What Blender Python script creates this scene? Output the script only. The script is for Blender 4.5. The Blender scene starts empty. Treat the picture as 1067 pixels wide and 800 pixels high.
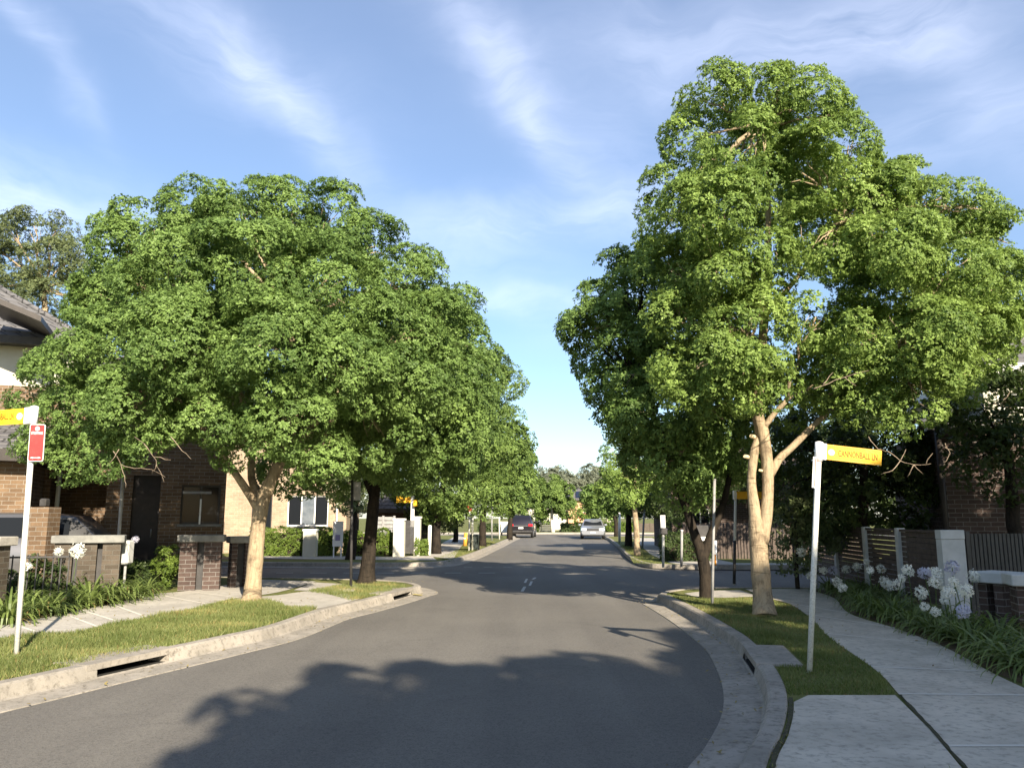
import bpy, bmesh, math, random
import numpy as np
from mathutils import Vector, Matrix
R = math.radians
scene = bpy.context.scene
COL = scene.collection
random.seed(7)

# ------------------------------------------------------------ camera model
F = 830.0
PITCH = math.atan(138 / F)
CAMZ = 1.65
SX, SY = 1067.0, 800.0
def ray(px, py):
    u = (px - SX / 2) / F; v = (SY / 2 - py) / F
    c, s = math.cos(PITCH), math.sin(PITCH)
    return Vector((u, c - v * s, s + v * c))
def G(px, py, h=0.0):                     # point at height h seen at a pixel
    d = ray(px, py); t = (h - CAMZ) / d.z
    return Vector((d.x * t, d.y * t, h))
def AT(px, py, D):                        # point at forward distance D
    d = ray(px, py); t = D / d.y
    return Vector((d.x * t, D, CAMZ + d.z * t))
GZ = 0.15                                 # level of the verges above the road

cam_d = bpy.data.cameras.new('Camera'); cam = bpy.data.objects.new('Camera', cam_d)
COL.objects.link(cam); scene.camera = cam
cam.location = (0, 0, CAMZ); cam.rotation_euler = (R(90) + PITCH, 0, 0)
cam_d.sensor_width = 36; cam_d.lens = F / SX * 36
cam_d.clip_start = 0.1; cam_d.clip_end = 3000

# ------------------------------------------------------------ materials
def mat(name, build=None, color=(.5, .5, .5), rough=.8, metal=0, spec=.3):
    m = bpy.data.materials.new(name); m.use_nodes = True
    nt = m.node_tree; b = nt.nodes['Principled BSDF']
    b.inputs['Base Color'].default_value = (*color, 1)
    b.inputs['Roughness'].default_value = rough
    b.inputs['Metallic'].default_value = metal
    b.inputs['Specular IOR Level'].default_value = spec
    if build: build(nt, b)
    return m
def L(nt, a, b): nt.links.new(a, b)
def ramp(nt, fac, stops):
    r = nt.nodes.new('ShaderNodeValToRGB')
    e = r.color_ramp.elements
    while len(e) < len(stops): e.new(.5)
    for i, (p, c) in enumerate(stops):
        e[i].position = p; e[i].color = (*c, 1) if len(c) == 3 else c
    L(nt, fac, r.inputs[0]); return r.outputs[0]
def noise(nt, scale, detail=4, rough=.55, vec=None, dist=0):
    n = nt.nodes.new('ShaderNodeTexNoise')
    n.inputs['Scale'].default_value = scale; n.inputs['Detail'].default_value = detail
    n.inputs['Roughness'].default_value = rough; n.inputs['Distortion'].default_value = dist
    if vec is not None: L(nt, vec, n.inputs['Vector'])
    return n.outputs['Fac']
def pos(nt):
    g = nt.nodes.new('ShaderNodeNewGeometry'); return g.outputs['Position']
def mix(nt, fac, a, b, mode='MIX'):
    m = nt.nodes.new('ShaderNodeMix'); m.data_type = 'RGBA'; m.blend_type = mode
    for i, v in ((0, fac), (6, a), (7, b)):
        if isinstance(v, (int, float)): m.inputs[i].default_value = v
        elif isinstance(v, tuple): m.inputs[i].default_value = (*v, 1)
        else: L(nt, v, m.inputs[i])
    return m.outputs[2]
def bump(nt, b, h, strength=.3, dist=.01):
    n = nt.nodes.new('ShaderNodeBump'); n.inputs['Strength'].default_value = strength
    n.inputs['Distance'].default_value = dist; L(nt, h, n.inputs['Height']); L(nt, n.outputs[0], b.inputs['Normal'])

def two_tone(c1, c2, scale=3, bscale=60, bs=.2, c3=None, lo=.35, hi=.65):
    def f(nt, b):
        p = pos(nt)
        c = ramp(nt, noise(nt, scale, 6, .6, p), [(lo, c1), (hi, c2)])
        if c3: c = mix(nt, ramp(nt, noise(nt, scale * 7, 5, .7, p), [(.5, (0, 0, 0)), (.68, (1, 1, 1))]), c, c3)
        L(nt, c, b.inputs['Base Color']); bump(nt, b, noise(nt, bscale, 4, .6, p), bs)
    return f
def asphalt(nt, b):
    p = pos(nt)
    c = ramp(nt, noise(nt, .35, 5, .6, p), [(.3, (.138, .131, .117)), (.7, (.175, .166, .147))])
    v = nt.nodes.new('ShaderNodeTexVoronoi'); v.inputs['Scale'].default_value = 95; L(nt, p, v.inputs['Vector'])
    g = ramp(nt, v.outputs['Color'], [(.1, (.55, .55, .55)), (.5, (1, 1, 1)), (.95, (1.0, 1.0, 1.0))])
    c = mix(nt, .75, c, g, 'MULTIPLY')
    # long tyre-polished streaks and a few tar patches
    mp = nt.nodes.new('ShaderNodeMapping'); mp.inputs['Scale'].default_value = (1.3, .06, 1); mp.inputs['Rotation'].default_value = (0, 0, R(8))
    L(nt, p, mp.inputs['Vector'])
    s = ramp(nt, noise(nt, 1.0, 3, .5, mp.outputs[0]), [(.4, (.88, .88, .89)), (.62, (1.0, 1.0, 1.0))])
    c = mix(nt, 1.0, c, s, 'MULTIPLY')
    st = ramp(nt, noise(nt, .9, 6, .7, p, .8), [(.55, (1.0, 1.0, 1.0)), (.72, (.86, .86, .87))])
    c = mix(nt, 1.0, c, st, 'MULTIPLY')
    f2 = ramp(nt, noise(nt, 22, 4, .7, p), [(.35, (.90, .90, .90)), (.6, (1.04, 1.03, 1.02))])
    c = mix(nt, 1.0, c, f2, 'MULTIPLY')
    L(nt, c, b.inputs['Base Color']); bump(nt, b, v.outputs['Distance'], .45, .007)
M = {}
M['asphalt'] = mat('asphalt', asphalt, rough=.85, spec=.25)
M['concrete'] = mat('concrete', two_tone((.35, .33, .29), (.45, .425, .375), 1.3, 90, .25, (.29, .27, .235)), rough=.9)
M['kerb'] = mat('kerb_concrete', two_tone((.23, .212, .18), (.33, .30, .255), 2.2, 70, .35, (.16, .145, .12)), rough=.92)
M['concrete_shade_lift'] = mat('concrete_shade_lift', two_tone((.40, .365, .30), (.56, .51, .42), 2.0, 90, .3, (.30, .275, .23)), rough=.9)  # light missing from the right-hand shade is put into this paler, warmer colour
M['joint'] = mat('joint', color=(.6, .57, .5), rough=.9)
M['crack'] = mat('crack_soil', two_tone((.035, .035, .02), (.07, .065, .035), 12), rough=1)
M['pit'] = mat('pit', color=(.02, .02, .018), rough=1)
M['turf'] = mat('turf', two_tone((.085, .115, .03), (.14, .15, .05), 2.2, 120, .6, (.20, .165, .085), .3, .6), rough=1, spec=.1)
M['soil'] = mat('garden_soil', two_tone((.07, .05, .03), (.13, .095, .055), 5, 60, .6, (.2, .15, .09)), rough=1)
M['paint'] = mat('road_paint', two_tone((.32, .32, .30), (.55, .54, .5), 25, 60, .1), rough=.7)
M['tread'] = mat('yellow_paint', two_tone((.38, .32, .12), (.5, .42, .16), 14), rough=.7)

def leafmat(name, dark, light, trans, sheen=.18):
    def f(nt, b):
        a = nt.nodes.new('ShaderNodeAttribute'); a.attribute_name = 'tone'
        c = ramp(nt, a.outputs['Fac'], [(0, dark), (1, light)])
        L(nt, c, b.inputs['Base Color'])
        t = nt.nodes.new('ShaderNodeBsdfTranslucent'); L(nt, mix(nt, .75, c, trans), t.inputs['Color'])
        ms = nt.nodes.new('ShaderNodeMixShader'); ms.inputs[0].default_value = .28
        L(nt, b.outputs[0], ms.inputs[1]); L(nt, t.outputs[0], ms.inputs[2])
        L(nt, ms.outputs[0], nt.nodes['Material Output'].inputs['Surface'])
    return mat(name, f, rough=.5, spec=sheen)
M['leaf_a'] = leafmat('leaf_camphor', (.072, .125, .034), (.20, .30, .082), (.28, .41, .10))
M['leaf_b'] = leafmat('leaf_bright', (.088, .145, .034), (.245, .345, .086), (.34, .47, .10))
M['leaf_mid'] = leafmat('leaf_mid', (.062, .105, .028), (.19, .275, .07), (.24, .35, .08))
M['leaf_gum'] = leafmat('leaf_gum', (.075, .10, .045), (.185, .225, .10), (.24, .29, .12))
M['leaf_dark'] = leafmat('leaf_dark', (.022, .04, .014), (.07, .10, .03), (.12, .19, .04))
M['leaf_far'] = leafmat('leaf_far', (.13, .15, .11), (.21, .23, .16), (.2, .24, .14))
M['hedge'] = leafmat('hedge_leaf', (.06, .10, .018), (.15, .21, .04), (.2, .3, .05))
M['strap'] = leafmat('strap_leaf', (.06, .10, .022), (.18, .23, .065), (.24, .34, .07), .5)
M['strap_dry'] = leafmat('dry_leaf', (.2, .15, .06), (.32, .26, .1), (.3, .25, .1))
M['blade'] = leafmat('grass_blade', (.085, .115, .03), (.225, .245, .09), (.2, .27, .055))
M['petal'] = leafmat('petal', (.80, .80, .72), (.92, .92, .85), (.9, .9, .82))
M['petal_blue'] = leafmat('petal_blue', (.45, .45, .54), (.6, .6, .68), (.5, .5, .7))
def bark(c1, c2, c3):
    def f(nt, b):
        p = pos(nt)
        mp = nt.nodes.new('ShaderNodeMapping'); mp.inputs['Scale'].default_value = (1, 1, .22); L(nt, p, mp.inputs['Vector'])
        n1 = noise(nt, 26, 6, .65, mp.outputs[0], .4)
        c = ramp(nt, n1, [(.3, c1), (.55, c2)])
        c = mix(nt, ramp(nt, noise(nt, 3.2, 5, .7, p), [(.50, (0, 0, 0)), (.66, (.85, .85, .85))]), c, c3)
        mp2 = nt.nodes.new('ShaderNodeMapping'); mp2.inputs['Scale'].default_value = (1, 1, 6); L(nt, p, mp2.inputs['Vector'])
        c = mix(nt, ramp(nt, noise(nt, 3.5, 4, .6, mp2.outputs[0], .6), [(.60, (0, 0, 0)), (.68, (.7, .7, .7))]), c, tuple(v * .45 for v in c1))
        L(nt, c, b.inputs['Base Color']); bump(nt, b, n1, .8, .02)
    return f
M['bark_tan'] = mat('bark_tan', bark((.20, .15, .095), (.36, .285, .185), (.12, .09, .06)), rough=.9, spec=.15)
M['bark_dark'] = mat('bark_dark', bark((.015, .013, .011), (.036, .029, .022), (.011, .01, .009)), rough=.95, spec=.1)  # dark bark, taken further down to stand in for shade on the trunks
M['bark_pale'] = mat('bark_pale', bark((.4, .37, .3), (.6, .56, .48), (.3, .27, .22)), rough=.85, spec=.1)
M['twig'] = mat('twig_bark', bark((.18, .14, .10), (.3, .24, .18), (.1, .08, .06)), rough=.9, spec=.1)
M['cut_wood'] = mat('cut_wood', two_tone((.6, .48, .28), (.72, .6, .38), 20), rough=.8)

def brick(c1, c2, mortar, dirt=.25):
    def f(nt, b):
        uv = nt.nodes.new('ShaderNodeUVMap')
        t = nt.nodes.new('ShaderNodeTexBrick')
        t.inputs['Scale'].default_value = 1; t.inputs['Brick Width'].default_value = .24
        t.inputs['Row Height'].default_value = .086; t.inputs['Mortar Size'].default_value = .007
        t.inputs['Mortar Smooth'].default_value = .2; t.inputs['Bias'].default_value = 0
        t.inputs['Color1'].default_value = (*c1, 1); t.inputs['Color2'].default_value = (*c2, 1); t.inputs['Mortar'].default_value = (*mortar, 1)
        L(nt, uv.outputs[0], t.inputs['Vector'])
        n = ramp(nt, noise(nt, 2.5, 5, .6, pos(nt)), [(.3, (1 - dirt,) * 3), (.6, (1.0, 1.0, 1.0))])
        n2 = ramp(nt, noise(nt, 45, 3, .6, pos(nt)), [(.3, (.8, .8, .8)), (.6, (1.0, 1.0, 1.0))])
        L(nt, mix(nt, 1, mix(nt, 1, t.outputs['Color'], n, 'MULTIPLY'), n2, 'MULTIPLY'), b.inputs['Base Color'])
        i = nt.nodes.new('ShaderNodeMath'); i.operation = 'SUBTRACT'; i.inputs[0].default_value = 1; L(nt, t.outputs['Fac'], i.inputs[1])
        bump(nt, b, i.outputs[0], .7, .01)
    return f
M['brick'] = mat('brick_brown', brick((.13, .085, .052), (.20, .135, .083), (.27, .235, .19)), rough=.9, spec=.15)
M['brick_dark'] = mat('brick_dark', brick((.07, .05, .044), (.105, .075, .064), (.20, .185, .17)), rough=.9, spec=.15)
M['brick_beige'] = mat('brick_beige', brick((.34, .25, .17), (.42, .32, .22), (.42, .38, .31)), rough=.9, spec=.15)
M['brick_grey'] = mat('brick_grey', brick((.07, .058, .044), (.115, .094, .072), (.13, .12, .10)), rough=.9, spec=.15)  # brick tone lowered to stand in for dappled shade on the front wall
def tiles(c1, c2):
    def f(nt, b):
        uv = nt.nodes.new('ShaderNodeUVMap')
        t = nt.nodes.new('ShaderNodeTexBrick')
        t.inputs['Scale'].default_value = 1; t.inputs['Brick Width'].default_value = .33; t.inputs['Row Height'].default_value = .32
        t.inputs['Mortar Size'].default_value = .022; t.inputs['Color1'].default_value = (*c1, 1); t.inputs['Color2'].default_value = (*c2, 1)
        t.inputs['Mortar'].default_value = (c1[0] * .35, c1[1] * .35, c1[2] * .35, 1)
        L(nt, uv.outputs[0], t.inputs['Vector'])
        n = ramp(nt, noise(nt, 3, 5, .6, pos(nt)), [(.3, (.8, .8, .8)), (.6, (1.0, 1.0, 1.0))])
        L(nt, mix(nt, 1, t.outputs['Color'], n, 'MULTIPLY'), b.inputs['Base Color'])
        i = nt.nodes.new('ShaderNodeMath'); i.operation = 'SUBTRACT'; i.inputs[0].default_value = 1; L(nt, t.outputs['Fac'], i.inputs[1])
        bump(nt, b, i.outputs[0], .8, .03)
    return f
M['tile'] = mat('roof_tile', tiles((.115, .113, .115), (.15, .147, .148)), rough=.8)
M['tile_brown'] = mat('roof_tile_brown', tiles((.12, .09, .075), (.16, .12, .10)), rough=.8)
M['cream'] = mat('cream_render', two_tone((.50, .49, .40), (.57, .56, .47), 2, 60, .15), rough=.9)
M['white'] = mat('white_paint', two_tone((.72, .72, .68), (.82, .82, .78), 6, 60, .1), rough=.55)
M['orange_render'] = mat('orange_render', two_tone((.55, .30, .17), (.62, .36, .22), 2), rough=.9)
M['charcoal'] = mat('charcoal_metal', two_tone((.035, .034, .034), (.055, .053, .052), 8), rough=.5)
M['fascia'] = mat('brown_fascia', two_tone((.022, .018, .016), (.035, .028, .024), 5), rough=.5)
M['greymetal'] = mat('grey_metal', two_tone((.22, .22, .22), (.32, .32, .31), 9), rough=.5)
M['galv'] = mat('painted_steel_post', two_tone((.60, .60, .54), (.74, .74, .68), 9, 40, .1, (.42, .40, .35)), rough=.45, spec=.4)
M['concrete_cap'] = mat('cap_concrete', two_tone((.15, .15, .14), (.24, .24, .22), 5, 60, .2), rough=.8)
M['pier'] = mat('pier_render', two_tone((.42, .43, .42), (.52, .53, .52), 4, 60, .2), rough=.85)
M['slat'] = mat('slat_timber', two_tone((.065, .05, .043), (.11, .085, .07), 9, 50, .3), rough=.75)
M['glass'] = mat('window_glass', color=(.012, .014, .017), rough=.1, spec=.1)
M['curtain'] = mat('curtain_glass', two_tone((.10, .12, .14), (.16, .18, .2), 4), rough=.1, spec=.6)
M['door'] = mat('dark_door', two_tone((.015, .013, .014), (.025, .02, .02), 9), rough=.5)
M['yellow'] = mat('sign_yellow', two_tone((.86, .44, .015), (.90, .50, .03), 6), rough=.4, spec=.4)
M['red'] = mat('sign_red', two_tone((.62, .03, .03), (.68, .05, .045), 6), rough=.4, spec=.4)
M['signwhite'] = mat('sign_white', color=(.8, .8, .78), rough=.4)
M['ink'] = mat('ink', color=(.10, .045, .006), rough=.6)
M['purple'] = mat('emblem_grey', color=(.32, .28, .42), rough=.6)
M['bin'] = mat('bin_plastic', two_tone((.02, .03, .028), (.035, .045, .04), 8), rough=.6)
M['orange'] = mat('orange_paint', color=(.75, .32, .05), rough=.5)
M['tyre'] = mat('tyre', color=(.02, .02, .02), rough=.9)
M['rim'] = mat('rim', color=(.45, .45, .46), rough=.35, metal=.8)
def carpaint(c):
    def f(nt, b): b.inputs['Coat Weight'].default_value = .8; b.inputs['Coat Roughness'].default_value = .05
    return mat('car_paint', f, color=c, rough=.35, metal=.5, spec=.5)
M['car_dark'] = carpaint((.02, .018, .024)); M['car_silver'] = carpaint((.30, .315, .34)); M['car_grey'] = carpaint((.13, .13, .135))
M['tail'] = mat('tail_light', color=(.55, .02, .03), rough=.2)
M['lamp'] = mat('head_light', color=(.75, .78, .8), rough=.1)
M['solar'] = mat('solar_panel', color=(.012, .018, .04), rough=.2, spec=.6)
M['blind'] = mat('white_blind', color=(.75, .74, .70), rough=.7)

# ------------------------------------------------------------ mesh helpers
def tag(o, label=None, cat=None, group=None, kind=None):
    for k, v in (('label', label), ('category', cat), ('group', group), ('kind', kind)):
        if v: o[k] = v
    return o
def thing(name, label, cat, loc, group=None):
    o = bpy.data.objects.new(name, None); COL.objects.link(o); o.location = loc
    o.empty_display_size = .2
    return tag(o, label, cat, group)

class Frame:
    """a vertical plane: s along it, d behind it, z up"""
    def __init__(s, p0, p1):
        s.o = Vector((p0[0], p0[1], 0)); d = Vector((p1[0] - p0[0], p1[1] - p0[1], 0)); s.len = d.length
        s.u = d.normalized(); s.v = Vector((-s.u.y, s.u.x, 0))
    def w(s, a, d, z): return s.o + s.u * a + s.v * d + Vector((0, 0, z))
    def hit(s, px, py, off=0):
        r = ray(px, py); o = s.o + s.v * off
        t = o.dot(s.v) / r.dot(s.v); p = Vector((0, 0, CAMZ)) + r * t
        q = p - s.o
        return q.dot(s.u), p.z
WORLD = Frame((0, 0), (1, 0))

class MB:
    def __init__(s, fr=WORLD): s.v = []; s.f = []; s.uv = []; s.m = []; s.fr = fr; s.mi = 0; s.sm = []
    def face(s, pts, local=True, smooth=False, uvs=None):
        pts = [Vector(p) for p in pts]; i = len(s.v)
        if uvs is None:
            n = (pts[1] - pts[0]).cross(pts[2] - pts[0]); a = [abs(c) for c in n]; k = a.index(max(a))
            if k == 0: uvs = [(p.y, p.z) for p in pts]
            elif k == 1: uvs = [(p.x, p.z) for p in pts]
            else: uvs = [(p.x, p.y) for p in pts]
        s.v += [s.fr.w(*p) if local else p for p in pts]
        s.f.append(list(range(i, i + len(pts)))); s.uv += uvs; s.m.append(s.mi); s.sm.append(smooth)
    def box(s, a0, a1, d0, d1, z0, z1, top=True):
        c = [(a0, d0), (a1, d0), (a1, d1), (a0, d1)]
        for i in range(4):
            (xa, ya), (xb, yb) = c[i], c[(i + 1) % 4]
            s.face([(xa, ya, z0), (xb, yb, z0), (xb, yb, z1), (xa, ya, z1)])
        s.face([(x, y, z1) for x, y in c]); s.face([(x, y, z0) for x, y in c[::-1]])
        return s
    def cbox(s, cx, cy, cz, sx, sy, sz): return s.box(cx - sx / 2, cx + sx / 2, cy - sy / 2, cy + sy / 2, cz - sz / 2, cz + sz / 2)
    def bbox(s, a0, a1, d0, d1, z0, z1, b=.01):
        """box with chamfered vertical and top edges"""
        def ring(i, z): return [(a0 + i + b, d0 + i, z), (a1 - i - b, d0 + i, z), (a1 - i, d0 + i + b, z), (a1 - i, d1 - i - b, z), (a1 - i - b, d1 - i, z), (a0 + i + b, d1 - i, z), (a0 + i, d1 - i - b, z), (a0 + i, d0 + i + b, z)]
        rs = [ring(b, z0), ring(0, z0 + b), ring(0, z1 - b), ring(b, z1)]
        for k in range(3):
            for i in range(8):
                j = (i + 1) % 8; s.face([rs[k][i], rs[k][j], rs[k + 1][j], rs[k + 1][i]])
        s.face(rs[3]); s.face(rs[0][::-1]); return s
    def tube(s, pts, rad, n=10, cap=True):
        pts = [Vector(p) for p in pts]; rad = [rad] * len(pts) if isinstance(rad, (int, float)) else rad
        rings = []; ref = Vector((0, 0, 1)) if abs((pts[-1] - pts[0]).normalized().z) < .9 else Vector((1, 0, 0))
        for i, p in enumerate(pts):
            t = (pts[min(i + 1, len(pts) - 1)] - pts[max(i - 1, 0)]).normalized()
            a = ref - t * ref.dot(t); a.normalize(); b = t.cross(a); ref = a
            rings.append([p + (a * math.cos(2 * math.pi * k / n) + b * math.sin(2 * math.pi * k / n)) * rad[i] for k in range(n)])
        for i in range(len(rings) - 1):
            for k in range(n):
                j = (k + 1) % n; s.face([rings[i][k], rings[i][j], rings[i + 1][j], rings[i + 1][k]], smooth=True)
        if cap: s.face(rings[0][::-1]); s.face(rings[-1])
        return s
    def build(s, name, m, parent=None, weld=False):
        off = Vector(); q = parent
        while q: off += Vector(q.location); q = q.parent
        me = bpy.data.meshes.new(name)
        me.from_pydata([v - off for v in s.v], [], s.f)
        ul = me.uv_layers.new(name='UVMap'); ul.data.foreach_set('uv', np.array(s.uv, dtype=np.float32).ravel())
        for x in (m if isinstance(m, (list, tuple)) else [m]): me.materials.append(x)
        me.polygons.foreach_set('material_index', s.m); me.polygons.foreach_set('use_smooth', s.sm)
        if weld or any(s.sm):
            b = bmesh.new(); b.from_mesh(me); bmesh.ops.remove_doubles(b, verts=b.verts, dist=1e-5); b.to_mesh(me); b.free()
        me.update()
        o = bpy.data.objects.new(name, me); COL.objects.link(o)
        if parent: o.parent = parent
        return o

def poly(name, pts, z, m, thick=0, **kw):
    b = bmesh.new(); vs = [b.verts.new((p[0], p[1], z)) for p in pts]; f = b.faces.new(vs)
    if f.normal.z < 0: f.normal_flip()
    bmesh.ops.triangulate(b, faces=[f])
    me = bpy.data.meshes.new(name); b.to_mesh(me); b.free(); me.materials.append(m)
    b = bmesh.new(); b.from_mesh(me); bmesh.ops.recalc_face_normals(b, faces=b.faces)
    b.normal_update()
    if sum(f.normal.z for f in b.faces) < 0: bmesh.ops.reverse_faces(b, faces=b.faces)
    b.to_mesh(me); b.free()
    o = bpy.data.objects.new(name, me); COL.objects.link(o); return tag(o, **kw)

def catmull(P, n=6):
    P = [Vector((p[0], p[1])) for p in P]; out = []
    for i in range(len(P) - 1):
        a, b, c, d = P[max(i - 1, 0)], P[i], P[i + 1], P[min(i + 2, len(P) - 1)]
        for k in range(n):
            t = k / n
            out.append(.5 * ((2 * b) + (c - a) * t + (2 * a - 5 * b + 4 * c - d) * t * t + (-a + 3 * b - 3 * c + d) * t ** 3))
    out.append(P[-1]); return out
def offset(P, d):
    out = []
    for i, p in enumerate(P):
        t = (P[min(i + 1, len(P) - 1)] - P[max(i - 1, 0)]).normalized()
        out.append(p + Vector((-t.y, t.x)) * d)
    return out

# fast numpy mesh
def np_mesh(name, V, nper, mats, parent=None, tone=None, midx=None, loc=None):
    """V: (n, nper, 3) polygons"""
    n = V.shape[0]; me = bpy.data.meshes.new(name)
    q = parent; off = np.zeros(3, dtype=np.float32)
    while q: off = off + np.array(q.location, dtype=np.float32); q = q.parent
    v = (V.reshape(-1, 3) - off).astype(np.float32)
    me.vertices.add(n * nper); me.vertices.foreach_set('co', v.ravel())
    me.loops.add(n * nper); me.loops.foreach_set('vertex_index', np.arange(n * nper, dtype=np.int32))
    me.polygons.add(n); me.polygons.foreach_set('loop_start', np.arange(0, n * nper, nper, dtype=np.int32))
    try: me.polygons.foreach_set('loop_total', np.full(n, nper, dtype=np.int32))
    except Exception: pass
    for m in mats: me.materials.append(m)
    if midx is not None: me.polygons.foreach_set('material_index', midx.astype(np.int32))
    if tone is not None:
        a = me.attributes.new('tone', 'FLOAT', 'FACE'); a.data.foreach_set('value', tone.astype(np.float32))
    me.update(calc_edges=True)
    o = bpy.data.objects.new(name, me); COL.objects.link(o)
    if parent: o.parent = parent
    return o
def unit(a): return a / np.maximum(np.linalg.norm(a, axis=-1, keepdims=True), 1e-9)
def rdir(rng, n): return unit(rng.normal(size=(n, 3)))

# ------------------------------------------------------------ foliage
def leaves_from(rng, P, Nn, per, size, tone0, spread=.35, wid=.42):
    """P,Nn: rosette centres and axes -> leaf quads (n,4,3), tone"""
    n = len(P); P = np.repeat(P, per, 0); A = np.repeat(Nn, per, 0); t0 = np.repeat(tone0, per)
    r = rdir(rng, n * per); tang = unit(r - A * (r * A).sum(1, keepdims=True))
    side = np.cross(A, tang)
    up = rng.uniform(.05, .75, (n * per, 1))
    d = unit(tang + A * up)
    L_ = size * rng.uniform(.65, 1.25, (n * per, 1)); w = L_ * wid * .5
    b = P + tang * L_ * .12 + A * rng.uniform(-.4, .2, (n * per, 1)) * size
    nrm = unit(np.cross(side, d)); 
    mid = b + d * L_ * .45 + nrm * L_ * .06
    tip = b + d * L_ - A * L_ * rng.uniform(0, .35, (n * per, 1))
    side = side + nrm * rng.normal(0, .35, (n * per, 1))
    V = np.stack([b, mid + side * w, tip, mid - side * w], 1)
    tone = np.clip(t0 + rng.normal(0, .19, n * per), 0, 1)
    return V, tone
def clumps(rng, C, Rr, density, crad, ros, flat=.75, inner=.10):
    """C (k,3) lobes with radii (k,3) -> rosette centres, axes, clump tones"""
    Ps, Ns, Ts = [], [], []; cl = []
    for i in range(len(C)):
        area = 4 * math.pi * (Rr[i].prod()) ** (2 / 3)
        m = max(6, int(area * density)); u = rdir(rng, m)
        rr = np.where(rng.random((m, 1)) < inner, rng.uniform(.3, .8, (m, 1)), rng.uniform(.82, 1.04, (m, 1)))
        p = C[i] + Rr[i] * u * rr
        keep = np.ones(m, bool)
        for j in range(len(C)):
            if j == i: continue
            q = np.linalg.norm((p - C[j]) / Rr[j], axis=1)
            keep &= (q > .80) | (rng.random(m) < .06)
        p = p[keep]; u = unit(u[keep] / Rr[i])
        for k in range(len(p)):
            c = crad * rng.uniform(.65, 1.3); nr = int(ros * rng.uniform(.7, 1.2) * (c / crad) ** 1.5) + 3
            s = unit(rdir(rng, nr) + u[k] * .8 + np.array([0, 0, .32]))
            q = p[k] + s * np.array([c, c, c * flat]) * np.where(rng.random((nr, 1)) < .25, rng.uniform(.4, 1.15, (nr, 1)), rng.uniform(.88, 1.04, (nr, 1)))
            Ps.append(q); Ns.append(unit(s + np.array([0, 0, .35]) + rng.normal(0, .25, (nr, 3))))
            Ts.append(np.full(nr, np.clip(rng.normal(.5, .2), .05, .95)) + rng.normal(0, .08, nr)); cl.append(p[k])
    return np.concatenate(Ps), np.concatenate(Ns), np.concatenate(Ts), np.array(cl)

def wob(p, a, rnd): return Vector((p.x + rnd.uniform(-a, a), p.y + rnd.uniform(-a, a), p.z + rnd.uniform(-a, a)))
def limb(mb, rnd, a, b, ra, rb, n=5, amp=.08, sides=7):
    a, b = Vector(a), Vector(b); pts = []; rads = []
    L_ = (b - a).length
    for i in range(n + 1):
        t = i / n; p = a.lerp(b, t); k = math.sin(math.pi * t)
        pts.append(p + Vector((rnd.uniform(-1, 1), rnd.uniform(-1, 1), rnd.uniform(-.3, 1) + .3)) * amp * L_ * k * .6)
        rads.append(ra + (rb - ra) * t ** .8)
    mb.tube(pts, rads, sides, cap=True); return pts

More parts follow.
